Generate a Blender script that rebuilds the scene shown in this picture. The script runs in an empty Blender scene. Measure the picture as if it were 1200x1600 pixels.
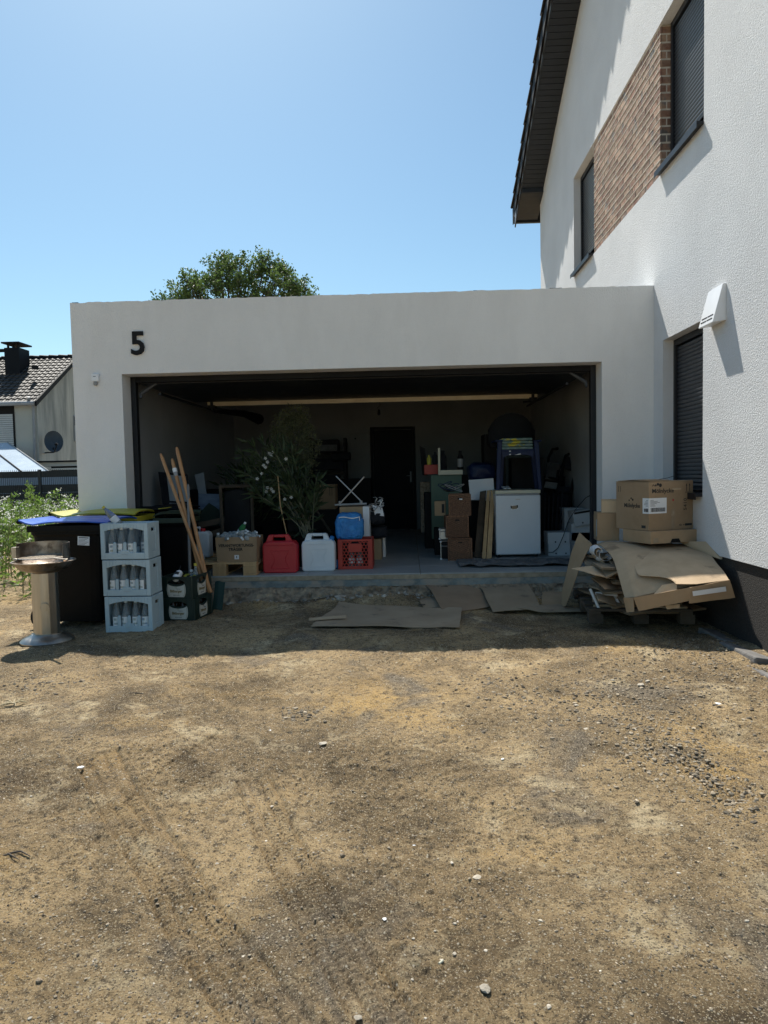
import bpy, bmesh, math, random
import numpy as np
from mathutils import Vector, Matrix, Euler, noise as mnoise
random.seed(7); NR = np.random.RandomState(11)
R = math.radians; SC = bpy.context.scene; COL = SC.collection; PI = math.pi

# ------------------------------------------------------------------ camera
FPX = 1109.0
_yaw, _pitch, _roll = -0.036, 0.055, -0.021
CAM = Vector((2.998, -7.434, 1.061))
_f = Vector((math.sin(_yaw)*math.cos(_pitch), math.cos(_yaw)*math.cos(_pitch), -math.sin(_pitch)))
_r0 = Vector((math.cos(_yaw), -math.sin(_yaw), 0)); _u0 = _r0.cross(_f)
_r = _r0*math.cos(_roll) + _u0*math.sin(_roll); _u = -_r0*math.sin(_roll) + _u0*math.cos(_roll)
cd = bpy.data.cameras.new('camera'); cam = bpy.data.objects.new('camera', cd); COL.objects.link(cam)
cd.sensor_fit = 'HORIZONTAL'; cd.sensor_width = 36; cd.lens = FPX/1200*36; cd.clip_start = 0.05; cd.clip_end = 2000
M = Matrix.Identity(4)
for i in range(3): M[i][0] = _r[i]; M[i][1] = _u[i]; M[i][2] = -_f[i]; M[i][3] = CAM[i]
cam.matrix_world = M; SC.camera = cam

# ------------------------------------------------------------------ sky, sun, exposure
SUNV = Vector((-0.235, 0.685, 1.0)).normalized()          # towards the sun
w = bpy.data.worlds.new('World'); SC.world = w; w.use_nodes = True
nt = w.node_tree; bg = nt.nodes['Background']; sky = nt.nodes.new('ShaderNodeTexSky')
sky.sky_type = 'NISHITA'; sky.sun_disc = False
sky.sun_elevation = math.asin(SUNV.z); sky.sun_rotation = math.atan2(SUNV.x, SUNV.y)
sky.air_density = 1.0; sky.dust_density = 0.7; sky.ozone_density = 1.0
tint = nt.nodes.new('ShaderNodeMix'); tint.data_type = 'RGBA'; tint.blend_type = 'MULTIPLY'; tint.inputs[0].default_value = 1.0
tint.inputs[7].default_value = (0.80, 1.00, 1.00, 1); nt.links.new(sky.outputs[0], tint.inputs[6])
nt.links.new(tint.outputs[2], bg.inputs[0]); bg.inputs[1].default_value = 0.095
sd = bpy.data.lights.new('sun', 'SUN'); sd.energy = 5.0; sd.angle = R(0.53); sd.color = (1.0, 0.95, 0.86)
so = bpy.data.objects.new('sun', sd); COL.objects.link(so)
so.rotation_euler = SUNV.to_track_quat('Z', 'Y').to_euler()
SC.view_settings.view_transform = 'Standard'; SC.view_settings.look = 'None'
SC.view_settings.exposure = 0.45; SC.view_settings.gamma = 1.0; SC.view_settings.use_curve_mapping = False
SC.cycles.max_bounces = 8; SC.cycles.diffuse_bounces = 5; SC.cycles.transparent_max_bounces = 12

# ------------------------------------------------------------------ measuring: where a sight line of the survey meets a plane
def at(px, py, x=None, y=None, z=None):
    d = _f + _r*((px-600)/FPX) - _u*((py-800)/FPX)
    if x is not None: t = (x-CAM.x)/d.x
    elif y is not None: t = (y-CAM.y)/d.y
    else: t = (z-CAM.z)/d.z
    return CAM + d*t
def rect(px0, py0, px1, py1, y):
    a = at(px0, (py0+py1)/2, y=y); b = at(px1, (py0+py1)/2, y=y)
    c = at((px0+px1)/2, py0, y=y); d = at((px0+px1)/2, py1, y=y)
    return a.x, b.x, d.z, c.z

# ------------------------------------------------------------------ materials
MATS = {}
def mat(name, c1, c2=None, scale=3.0, rough=0.7, bump=0.0, bscale=60.0, metal=0.0, var=0.0, detail=6, contrast=(0.35, 0.65), stretch=None,
        island=False, spec=0.5, trans=0.0, alpha=None, c3=None, s3=20.0, b3=(0.6, 0.7), bdist=0.01):
    if name in MATS: return MATS[name]
    m = bpy.data.materials.new(name); MATS[name] = m; m.use_nodes = True
    n = m.node_tree.nodes; l = m.node_tree.links; p = n['Principled BSDF']
    g = n.new('ShaderNodeNewGeometry'); pos = g.outputs['Position']
    if stretch:
        vm = n.new('ShaderNodeVectorMath'); vm.operation = 'MULTIPLY'; vm.inputs[1].default_value = stretch
        l.new(pos, vm.inputs[0]); pos = vm.outputs[0]
    def noise(sc, det=detail, ro=0.6):
        t = n.new('ShaderNodeTexNoise'); t.inputs['Scale'].default_value = sc; t.inputs['Detail'].default_value = det
        t.inputs['Roughness'].default_value = ro; l.new(pos, t.inputs['Vector']); return t.outputs['Fac']
    def ramp(fac, a, b, pa, pb):
        r = n.new('ShaderNodeValToRGB'); r.color_ramp.elements[0].position = pa; r.color_ramp.elements[1].position = pb
        r.color_ramp.elements[0].color = (*a, 1); r.color_ramp.elements[1].color = (*b, 1); l.new(fac, r.inputs[0]); return r.outputs[0]
    if c2 is None: c2 = tuple(min(1, v*1.18) for v in c1)
    src = ramp(noise(scale), c1, c2, *contrast)
    if c3:
        mx = n.new('ShaderNodeMix'); mx.data_type = 'RGBA'
        l.new(ramp(noise(s3), (0, 0, 0), (1, 1, 1), *b3), mx.inputs['Factor']); l.new(src, mx.inputs[6]); mx.inputs[7].default_value = (*c3, 1)
        src = mx.outputs[2]
    if var:
        oi = n.new('ShaderNodeObjectInfo'); hs = n.new('ShaderNodeHueSaturation')
        mr = n.new('ShaderNodeMapRange'); mr.inputs[3].default_value = 1-var; mr.inputs[4].default_value = 1+var
        l.new(g.outputs['Random Per Island'] if island else oi.outputs['Random'], mr.inputs[0])
        l.new(mr.outputs[0], hs.inputs['Value']); l.new(src, hs.inputs['Color']); src = hs.outputs[0]
    l.new(src, p.inputs['Base Color'])
    p.inputs['Metallic'].default_value = metal; p.inputs['Specular IOR Level'].default_value = spec
    rr = n.new('ShaderNodeMapRange'); rr.inputs[3].default_value = max(0.03, rough-0.1); rr.inputs[4].default_value = min(1, rough+0.12)
    l.new(noise(scale*2.3), rr.inputs[0]); l.new(rr.outputs[0], p.inputs['Roughness'])
    if trans: p.inputs['Transmission Weight'].default_value = trans; p.inputs['IOR'].default_value = 1.3
    if alpha is not None: p.inputs['Alpha'].default_value = alpha
    if name.endswith('leaf') or name.endswith('petal'):
        tr_ = n.new('ShaderNodeBsdfTranslucent'); l.new(src, tr_.inputs[0]); ms = n.new('ShaderNodeMixShader'); ms.inputs[0].default_value = 0.45
        l.new(p.outputs[0], ms.inputs[1]); l.new(tr_.outputs[0], ms.inputs[2]); l.new(ms.outputs[0], n['Material Output'].inputs[0])
    if bump:
        b = n.new('ShaderNodeBump'); b.inputs['Strength'].default_value = bump; b.inputs['Distance'].default_value = bdist
        l.new(noise(bscale, 4, 0.55), b.inputs['Height']); l.new(b.outputs[0], p.inputs['Normal'])
    return m

M_STUCCO = mat('white_render', (0.655, 0.665, 0.675), (0.725, 0.735, 0.745), 1.1, 0.9, 0.85, 88, detail=8, bdist=0.012, spec=0.2)
M_STUCCO_G = mat('garage_render', (0.76, 0.755, 0.74), (0.82, 0.815, 0.80), 1.3, 0.9, 0.9, 75, detail=9, bdist=0.008, spec=0.2, stretch=(1.5, 1.5, .55), c3=(.73, .72, .70), s3=1.6, b3=(.50, .80))
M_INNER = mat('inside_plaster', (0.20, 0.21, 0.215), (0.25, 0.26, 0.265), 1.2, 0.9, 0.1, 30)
M_ANTHR = mat('anthracite_metal', (0.010, 0.011, 0.014), (0.016, 0.018, 0.021), 4, 0.45, 0.05, 40, spec=0.35)
M_SHUT = mat('anthracite_shutter_slat', (0.028, 0.031, 0.036), (0.036, 0.040, 0.047), 6, 0.33)
M_SOFF = mat('anthracite_soffit', (0.006, 0.008, 0.012), (0.009, 0.012, 0.017), 5, 0.5, var=0.15)
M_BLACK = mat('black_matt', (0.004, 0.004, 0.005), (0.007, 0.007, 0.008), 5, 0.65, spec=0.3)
M_VOID = mat('dark_glass', (0.006, 0.007, 0.009), (0.009, 0.010, 0.012), 2, 0.12, spec=0.3)
M_PLINTH = mat('dark_plinth_render', (0.022, 0.020, 0.018), (0.045, 0.040, 0.036), 90, 0.9, 0.8, 120, detail=3)
M_BRICK = mat('clinker_brick', (0.21, 0.10, 0.07), (0.40, 0.28, 0.20), 7, 0.88, 0.9, 55, var=0.34, c3=(0.17, 0.16, 0.155), s3=4.5, b3=(0.56, 0.64), bdist=0.012)
M_MORTAR = mat('pale_mortar', (0.56, 0.51, 0.44), (0.66, 0.61, 0.53), 25, 0.95, 0.6, 90)
M_WHITEM = mat('white_painted_metal', (0.78, 0.79, 0.80), (0.84, 0.85, 0.86), 3, 0.35)
M_ALU = mat('aluminium', (0.45, 0.44, 0.42), (0.55, 0.54, 0.52), 8, 0.4, metal=0.8)
M_STEEL = mat('brushed_steel', (0.36, 0.32, 0.27), (0.54, 0.49, 0.43), 9, 0.36, 0.15, 120, metal=1.0, stretch=(1, 1, 0.1))
M_STEELD = mat('heat_tinted_steel', (0.22, 0.17, 0.13), (0.42, 0.36, 0.31), 11, 0.38, 0.15, 60, metal=1.0, c3=(0.08, 0.06, 0.05), s3=9, b3=(0.55, 0.7))
M_CARD = mat('brown_cardboard', (0.33, 0.225, 0.13), (0.40, 0.28, 0.17), 4, 0.85, 0.15, 90, var=0.14)
M_CARDL = mat('light_cardboard', (0.50, 0.37, 0.235), (0.57, 0.435, 0.285), 3, 0.82, 0.12, 60, var=0.08)
M_CARDG = mat('grey_brown_cardboard', (0.29, 0.22, 0.145), (0.36, 0.28, 0.19), 3.2, 0.85, 0.2, 60, var=0.10, c3=(0.14, 0.11, 0.085), s3=6, b3=(0.6, 0.75))
M_INK = mat('black_ink', (0.02, 0.02, 0.02), (0.03, 0.03, 0.03), 5, 0.8)
M_PAPER = mat('white_paper', (0.72, 0.73, 0.74), (0.80, 0.80, 0.80), 5, 0.6)
M_RED = mat('red_plastic', (0.42, 0.012, 0.022), (0.50, 0.018, 0.03), 4, 0.4, 0.06, 30)
M_REDC = mat('red_crate_plastic', (0.34, 0.028, 0.018), (0.42, 0.04, 0.024), 5, 0.5)
M_NATURE = mat('natural_white_plastic', (0.60, 0.66, 0.70), (0.68, 0.73, 0.76), 4, 0.38, 0.05, 20)
M_BLUE = mat('blue_lid_plastic', (0.015, 0.085, 0.48), (0.022, 0.12, 0.60), 4, 0.3, 0.05, 20)
M_BLUEB = mat('blue_nylon', (0.02, 0.15, 0.42), (0.04, 0.26, 0.62), 12, 0.55, 0.9, 16, bdist=0.03)
M_YEL = mat('yellow_lid_plastic', (0.42, 0.37, 0.03), (0.52, 0.46, 0.05), 4, 0.4, 0.05, 20)
M_BIN = mat('black_bin_plastic', (0.002, 0.002, 0.0023), (0.0035, 0.0035, 0.004), 6, 0.5, 0.12, 200, spec=0.16)
M_GREEND = mat('dark_green_plastic', (0.005, 0.018, 0.014), (0.008, 0.026, 0.020), 5, 0.42)
M_GREENL = mat('olive_green_lid', (0.025, 0.036, 0.02), (0.034, 0.048, 0.026), 5, 0.45)
M_CRATE = mat('pale_blue_crate_plastic', (0.36, 0.47, 0.53), (0.43, 0.54, 0.60), 5, 0.5, 0.08, 60)
M_GLASSB = mat('clear_bottle', (0.42, 0.47, 0.49), (0.60, 0.65, 0.67), 30, 0.08, trans=0.72)
M_BROWNB = mat('brown_bottle', (0.03, 0.014, 0.006), (0.05, 0.022, 0.01), 10, 0.12)
M_GREENB = mat('green_bottle', (0.02, 0.12, 0.05), (0.06, 0.26, 0.10), 20, 0.2)
M_WOOD = mat('new_pine_wood', (0.42, 0.27, 0.13), (0.52, 0.35, 0.18), 5, 0.7, 0.15, 40, stretch=(6, 6, 0.8), var=0.1)
M_WOODO = mat('weathered_wood', (0.06, 0.044, 0.03), (0.11, 0.082, 0.056), 6, 0.85, 0.3, 40, var=0.15)
M_HANDLE = mat('broom_handle_wood', (0.36, 0.17, 0.065), (0.46, 0.24, 0.10), 5, 0.5, stretch=(5, 5, 0.7))
M_WICKER = mat('brown_wicker', (0.10, 0.048, 0.024), (0.26, 0.13, 0.07), 60, 0.6, var=0.2)
M_FRIDGE = mat('white_enamel', (0.62, 0.66, 0.70), (0.66, 0.70, 0.74), 2, 0.3)
M_IVORY = mat('ivory_worktop', (0.55, 0.54, 0.42), (0.60, 0.58, 0.46), 2, 0.4)
M_NAVY = mat('navy_plastic', (0.004, 0.012, 0.05), (0.006, 0.018, 0.07), 4, 0.45, spec=.3)
M_TEAL = mat('teal_membrane', (0.11, 0.13, 0.12), (0.19, 0.22, 0.205), 9, 0.75, 0.5, 30, c3=(0.26, 0.23, 0.18), s3=5, b3=(0.48, 0.62))
M_CONC = mat('rough_concrete', (0.13, 0.10, 0.068), (0.40, 0.32, 0.22), 9, 0.95, 1.0, 35, bdist=0.03)
M_TERR = mat('mortar_bed', (0.25, 0.21, 0.145), (0.37, 0.31, 0.225), 14, 0.95, 0.8, 60)
M_TILE = mat('grey_floor_tile', (0.30, 0.32, 0.32), (0.36, 0.375, 0.37), 3, 0.5, 0.05, 20, var=0.04)
M_DOOR = mat('dark_door_paint', (0.003, 0.005, 0.008), (0.005, 0.007, 0.011), 3, 0.6, spec=.2)
M_DARKF = mat('dark_fabric', (0.008, 0.009, 0.014), (0.016, 0.018, 0.026), 6, 0.85, 0.3, 40)
M_GREYF = mat('grey_felt', (0.10, 0.105, 0.11), (0.17, 0.175, 0.18), 14, 0.95, 0.9, 40, bdist=0.02)
M_GREENP = mat('sage_green_panel', (0.065, 0.115, 0.082), (0.085, 0.145, 0.105), 2, 0.6)
M_LEAFO = mat('oleander_leaf', (0.045, 0.075, 0.03), (0.085, 0.12, 0.055), 9, 0.55, var=0.4, island=True)
M_LEAFW = mat('weed_leaf', (0.10, 0.19, 0.03), (0.22, 0.31, 0.07), 3, 0.6, var=0.5, island=True)
M_LEAFT = mat('tree_leaf', (0.055, 0.10, 0.022), (0.12, 0.18, 0.05), 0.8, 0.5, var=0.4, island=True)
M_STEM = mat('green_brown_stem', (0.10, 0.10, 0.045), (0.17, 0.16, 0.08), 12, 0.8)
M_BARK = mat('bark', (0.07, 0.055, 0.04), (0.13, 0.105, 0.08), 8, 0.9, 0.6, 30)
M_PETAL = mat('white_petal', (0.72, 0.72, 0.66), (0.82, 0.82, 0.78), 12, 0.7)
M_NWALL = mat('aged_house_render', (0.25, 0.27, 0.26), (0.50, 0.51, 0.48), 1.4, 0.95, 0.2, 30, stretch=(1.6, 1.6, 0.28), detail=8)
M_NWALL2 = mat('cream_house_render', (0.45, 0.45, 0.41), (0.51, 0.51, 0.46), 0.8, 0.95, 0.2, 30)
M_NTILE = mat('brown_grey_roof_tile', (0.036, 0.033, 0.030), (0.065, 0.060, 0.054), 2, 0.65, 0.2, 30, var=0.15, island=True)
M_FENCE = mat('anthracite_privacy_strip', (0.016, 0.018, 0.022), (0.022, 0.025, 0.03), 3, 0.55)
M_GREYP = mat('grey_plastic', (0.26, 0.27, 0.28), (0.32, 0.33, 0.34), 4, 0.5)
M_CABLE = mat('black_rubber', (0.01, 0.01, 0.01), (0.018, 0.018, 0.018), 5, 0.6)
M_LABEL = mat('beer_label_cream', (0.56, 0.55, 0.50), (0.62, 0.61, 0.56), 6, 0.5)
M_GOLD = mat('label_gold', (0.20, 0.15, 0.06), (0.26, 0.20, 0.09), 6, 0.5)
M_KERB = mat('grey_kerb_concrete', (0.13, 0.125, 0.12), (0.21, 0.20, 0.19), 12, 0.9, 0.5, 60)
M_YELC = mat('yellow_cap', (0.45, 0.40, 0.04), (0.5, 0.45, 0.06), 5, 0.45)
M_SAIL = mat('pergola_roof_sheet', (0.50, 0.60, 0.70), (0.56, 0.66, 0.76), 1.5, 0.25)

# ------------------------------------------------------------------ mesh helpers
class MB:
    def __init__(s): s.v = []; s.f = []
    def add(s, vs, fs):
        o = len(s.v); s.v += [tuple(v) for v in vs]; s.f += [tuple(i+o for i in f) for f in fs]; return s
    def quad(s, *p): return s.add(p, [tuple(range(len(p)))])
    def box(s, x0, x1, y0, y1, z0, z1, T=None):
        vs = [Vector((x, y, z)) for x in (x0, x1) for y in (y0, y1) for z in (z0, z1)]
        if T is not None: vs = [T @ v for v in vs]
        return s.add(vs, [(0, 1, 3, 2), (4, 6, 7, 5), (0, 4, 5, 1), (2, 3, 7, 6), (0, 2, 6, 4), (1, 5, 7, 3)])
    def tube(s, pts, r, n=8, cap=True):
        pts = [Vector(p) for p in pts]; rs = r if isinstance(r, (list, tuple)) else [r]*len(pts)
        vs = []; fs = []; ref = None
        for i, p in enumerate(pts):
            d = (pts[min(i+1, len(pts)-1)]-pts[max(i-1, 0)]).normalized()
            if ref is None: ref = d.orthogonal().normalized()
            ref = (ref-d*ref.dot(d)).normalized(); b = d.cross(ref)
            for k in range(n):
                a = 2*PI*k/n; vs.append(p+(ref*math.cos(a)+b*math.sin(a))*rs[i])
        for i in range(len(pts)-1):
            for k in range(n): fs.append((i*n+k, i*n+(k+1) % n, (i+1)*n+(k+1) % n, (i+1)*n+k))
        if cap: fs.append(tuple(reversed(range(n)))); fs.append(tuple((len(pts)-1)*n+k for k in range(n)))
        return s.add(vs, fs)
    def lathe(s, prof, n=20, c=(0, 0, 0), sx=1, sy=1, cap=True):
        vs = []; fs = []
        for r, z in prof:
            for k in range(n):
                a = 2*PI*k/n; vs.append((c[0]+r*math.cos(a)*sx, c[1]+r*math.sin(a)*sy, c[2]+z))
        for i in range(len(prof)-1):
            for k in range(n): fs.append((i*n+k, i*n+(k+1) % n, (i+1)*n+(k+1) % n, (i+1)*n+k))
        if cap: fs.append(tuple(reversed(range(n)))); fs.append(tuple((len(prof)-1)*n+k for k in range(n)))
        return s.add(vs, fs)
    def prism(s, poly, d, T=None):       # poly: list of (x,z); extruded along y from 0 to d
        n = len(poly); vs = [Vector((x, 0, z)) for x, z in poly]+[Vector((x, d, z)) for x, z in poly]
        if T is not None: vs = [T @ v for v in vs]
        return s.add(vs, [tuple(range(n)), tuple(reversed(range(n, 2*n)))]+[(i, i+n, (i+1) % n+n, (i+1) % n) for i in range(n)])
    def sheet(s, grid, th=0.004):        # grid[i][j] of points -> a sheet with thickness
        a = len(grid); b = len(grid[0]); vs = []; fs = []
        nm = []
        for i in range(a):
            for j in range(b):
                du = Vector(grid[min(i+1, a-1)][j])-Vector(grid[max(i-1, 0)][j]); dv = Vector(grid[i][min(j+1, b-1)])-Vector(grid[i][max(j-1, 0)])
                nn = du.cross(dv); nn = nn.normalized() if nn.length > 1e-9 else Vector((0, 0, 1)); nm.append(nn)
        for i in range(a):
            for j in range(b): vs.append(Vector(grid[i][j]))
        for i in range(a):
            for j in range(b): vs.append(Vector(grid[i][j])-nm[i*b+j]*th)
        o = a*b
        for i in range(a-1):
            for j in range(b-1):
                q = (i*b+j, (i+1)*b+j, (i+1)*b+j+1, i*b+j+1); fs.append(q); fs.append(tuple(o+k for k in reversed(q)))
        rim = [i*b for i in range(a)]+[(a-1)*b+j for j in range(1, b)]+[i*b+b-1 for i in range(a-2, -1, -1)]+[j for j in range(b-2, 0, -1)]
        for k in range(len(rim)): p, q = rim[k], rim[(k+1) % len(rim)]; fs.append((p, p+o, q+o, q))
        return s.add(vs, fs)
    def build(s, name, m, parent=None, bevel=0, smooth=False, loc=None, rz=None):
        me = bpy.data.meshes.new(name); me.from_pydata(s.v, [], s.f); me.update()
        bm = bmesh.new(); bm.from_mesh(me); bmesh.ops.recalc_face_normals(bm, faces=bm.faces); bm.to_mesh(me); bm.free()
        me.materials.append(m); o = bpy.data.objects.new(name, me); COL.objects.link(o)
        if smooth:
            me.polygons.foreach_set('use_smooth', [True]*len(me.polygons)); me.set_sharp_from_angle(angle=R(40))
        if bevel:
            b = o.modifiers.new('bevel', 'BEVEL'); b.width = bevel; b.segments = 2; b.limit_method = 'ANGLE'; b.angle_limit = R(35)
        if parent: o.parent = parent
        if loc is not None: o.location = loc
        if rz is not None: o.rotation_euler = (0, 0, rz)
        return o
def T(loc, rx=0, ry=0, rz=0): return Matrix.Translation(Vector(loc)) @ Euler((rx, ry, rz)).to_matrix().to_4x4()
def tag(o, label=None, cat=None, group=None, kind=None):
    if label: o['label'] = label
    if cat: o['category'] = cat
    if group: o['group'] = group
    if kind: o['kind'] = kind
    return o
def thing(name, label, cat, loc=(0, 0, 0), rz=0, group=None):
    o = bpy.data.objects.new(name, None); COL.objects.link(o); o.empty_display_size = 0.1
    o.location = loc; o.rotation_euler = (0, 0, rz); return tag(o, label, cat, group)
def dup(o, parent=None):
    c = o.copy(); COL.objects.link(c)
    if parent is not None: c.parent = parent
    for ch in [k for k in COL.objects if k.parent == o]: dup(ch, c)
    return c
def piece(src, parent, loc=None, rz=None, scale=None):
    c = src.copy(); COL.objects.link(c); c.parent = parent
    if loc is not None: c.location = loc
    if rz is not None: c.rotation_euler = (0, 0, rz) if not isinstance(rz, tuple) else rz
    if scale is not None: c.scale = scale
    return c
def text(name, s, size, m, parent, loc, rot=(PI/2, 0, 0), ext=0.001, off=0.0, align='CENTER', sx=1.0, shear=0.0):
    cu = bpy.data.curves.new(name, 'FONT'); cu.body = s; cu.size = size; cu.extrude = ext; cu.offset = off; cu.align_x = align; cu.align_y = 'CENTER'; cu.shear = shear
    cu.resolution_u = 3
    t = bpy.data.objects.new(name, cu); COL.objects.link(t)
    dg = bpy.context.evaluated_depsgraph_get(); me = bpy.data.meshes.new_from_object(t.evaluated_get(dg))
    COL.objects.unlink(t); bpy.data.objects.remove(t); bpy.data.curves.remove(cu)
    me.materials.clear(); me.materials.append(m)
    o = bpy.data.objects.new(name, me); COL.objects.link(o); o.parent = parent; o.location = loc; o.rotation_euler = rot; o.scale = (sx, 1, 1)
    return o
def npmesh(name, v, f, m, parent=None, kind=None, smooth=False):
    v = np.ascontiguousarray(v, np.float32); f = np.ascontiguousarray(f, np.int32); k = f.shape[1]
    me = bpy.data.meshes.new(name); me.vertices.add(len(v)); me.vertices.foreach_set('co', v.ravel())
    me.loops.add(f.size); me.loops.foreach_set('vertex_index', f.ravel())
    me.polygons.add(len(f)); me.polygons.foreach_set('loop_start', np.arange(0, f.size, k, dtype=np.int32))
    me.polygons.foreach_set('use_smooth', np.full(len(f), smooth)); me.update(calc_edges=True); me.validate()
    me.materials.append(m); o = bpy.data.objects.new(name, me); COL.objects.link(o)
    if parent: o.parent = parent
    if kind: o['kind'] = kind
    return o
def leaves(name, P, size, m, parent=None, aspect=0.45, kind=None, up=0.0, D=None, seed=1):
    """leaf-shaped quads at points P"""
    rs = np.random.RandomState(seed); P = np.asarray(P, float); n = len(P)
    d = rs.normal(size=(n, 3)) if D is None else np.asarray(D, float)+rs.normal(size=(n, 3))*0.25
    d[:, 2] += up; d /= np.linalg.norm(d, axis=1)[:, None]
    q = rs.normal(size=(n, 3)); sd_ = np.cross(d, q); sd_ /= np.linalg.norm(sd_, axis=1)[:, None]+1e-9
    s = (size*(0.6+0.8*rs.rand(n)))[:, None]; nn = np.cross(d, sd_)
    a = P; b = P+d*s*0.5+sd_*s*aspect*0.5+nn*s*0.06; c = P+d*s; e = P+d*s*0.5-sd_*s*aspect*0.5+nn*s*0.06
    V = np.stack([a, b, c, e], 1).reshape(-1, 3); F = np.arange(4*n).reshape(n, 4)
    return npmesh(name, V, F, m, parent, kind)
def vn(x, y, seed=0):                      # value noise on a lattice, vectorised
    xi = np.floor(x).astype(np.int64); yi = np.floor(y).astype(np.int64); fx = x-xi; fy = y-yi
    fx = fx*fx*(3-2*fx); fy = fy*fy*(3-2*fy)
    def h(a, b):
        t = (a*374761393+b*668265263+seed*974711) & 0xffffffff; t = ((t ^ (t >> 13))*1274126177) & 0xffffffff
        return ((t ^ (t >> 16)) & 0xffff)/65535.0
    return (h(xi, yi)*(1-fx)+h(xi+1, yi)*fx)*(1-fy)+(h(xi, yi+1)*(1-fx)+h(xi+1, yi+1)*fx)*fy
def fbm(x, y, s, o=4, seed=0): return sum((vn(x*s*2**k, y*s*2**k, seed+k)-0.5)*0.5**k for k in range(o))

# ------------------------------------------------------------------ ground
def ss(a, b, x): t = np.clip((x-a)/(b-a), 0, 1); return t*t*(3-2*t)
def gbase(x, y):
    x = np.asarray(x, float); y = np.asarray(y, float)
    z = -0.275-0.045*np.clip(-(y+2.0), 0, 4)
    z = z-0.035*ss(0.4, -0.8, x)-0.02*ss(4.3, 5.4, x)*ss(-0.6, -2, y)
    z = z+0.035*ss(-0.75, -0.2, y)*ss(-0.5, 0.3, x)*ss(6, 5, x)
    z = z-0.10*ss(0.1, 0.6, y)*ss(-0.9, -0.5, x)
    z = z+(0.035+0.05*fbm(x, y, 2.2, 2, 13))*ss(-0.62, -0.33, y)*ss(0.9, 1.4, x)*ss(0.1, -0.05, y)*ss(5.2, 4.6, x)
    z = z+0.05*fbm(x, y, 0.9, 2, 3)*ss(1, -1, y)
    z = z+0.30*fbm(x, y, 0.05, 2, 9)*ss(9, 30, np.hypot(x-3, y))
    return z
def gz(x, y): return float(gbase(np.array([x]), np.array([y]))[0])
def polydist(x, y, pts):
    best = np.full(x.shape, 9.0); S = np.zeros_like(x); s0 = 0
    for (ax, ay), (bx, by) in zip(pts[:-1], pts[1:]):
        L = math.hypot(bx-ax, by-ay); ux, uy = (bx-ax)/L, (by-ay)/L
        s = (x-ax)*ux+(y-ay)*uy; t = -(x-ax)*uy+(y-ay)*ux; sc = np.clip(s, 0, L); d = np.hypot(s-sc, t)
        m = d < np.abs(best); best = np.where(m, np.sign(t)*d, best); S = np.where(m, sc+s0, S); s0 += L
    return best, S, s0
TRACKS = [([(2.22, -4.12), (2.42, -4.60), (2.66, -5.12), (2.93, -5.62), (3.1, -5.95)], 0.175, 1), ([(1.36, -3.9), (1.62, -4.3), (2.0, -4.8), (2.28, -5.2), (2.68, -5.70), (2.9, -5.95)], 0.21, 2),
          ([(4.15, -3.75), (4.35, -4.05), (4.45, -4.4)], 0.2, 3)]
RUTS = [([(1.95, -3.55), (1.75, -4.1), (1.72, -4.45)], 5), ([(0.9, -3.7), (0.62, -4.1), (0.45, -4.3)], 6)]
def tread(x, y):
    out = np.zeros_like(x); tint = np.zeros_like(x); press = np.zeros_like(x)
    for pts, wd, sd0 in TRACKS:
        t, s, L = polydist(x, y, pts); q = t/(wd*0.5); ins = ss(1.04, 0.93, np.abs(q))*ss(0, .06, s)*ss(L, L-.06, s)
        wob = 0.06*(vn(s*9, s*0, sd0)-.5); lines = 0
        for c in (-0.92, -0.36, 0.28, 0.86): lines = lines+np.exp(-((q-c-wob)/0.075)**2)*(0.75+0.4*vn(s*7+c*5, s*0+c, sd0+3))
        sipe = (0.5+0.5*np.sin(2*PI*(s+0.012*np.sign(q))/0.026))*ss(.22, .4, vn(s*4, q*2.3, sd0+9))
        fade = (0.80 if sd0 == 2 else 0.9)+0.2*ss(0.25, 0.6, vn(s*2.6, q*.8, sd0+5))
        out += ins*fade*(-0.006-0.013*lines+0.0065*sipe); press = np.maximum(press, ins*fade); tint = np.maximum(tint, ins*fade*(1 if sd0 == 2 else .15))
        out += 0.004*np.exp(-((np.abs(q)-1.12)/0.09)**2)*ss(0, .06, s)*ss(L, L-.06, s)*fade
    for pts, sd0 in RUTS:
        t, s, L = polydist(x, y, pts); m = ss(0, .1, s)*ss(L, L-.1, s); t = t+.02*(vn(s*8, s*0, sd0)-.5)
        out += m*(-0.016*np.exp(-(t/0.014)**2)+0.008*np.exp(-((t-.028)/0.014)**2))
    return out, tint, press
def gfull(x, y):
    z = gbase(x, y); near = ss(0.6, -0.4, y)
    tr_, _, pr_ = tread(x, y); z = z+near*(0.022*fbm(x, y, 3.2, 3, 21)+0.007*fbm(x, y, 14, 3, 31)*(1-.6*pr_))
    f = fbm(x, y, 42, 3, 41); rough = (0.35+1.0*ss(.3, .8, vn(x*1.7, y*1.7, 5)))*(1-.80*pr_); z = z+near*0.0085*f*rough
    z = z+near*0.0075*np.abs(fbm(x, y, 95, 2, 61))*rough
    cl = ss(0.66, 0.80, vn(x*2.3, y*2.3, 77)); z = z+near*cl*0.012*np.abs(fbm(x, y, 30, 2, 55))*(1-pr_)
    return z+tr_
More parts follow.
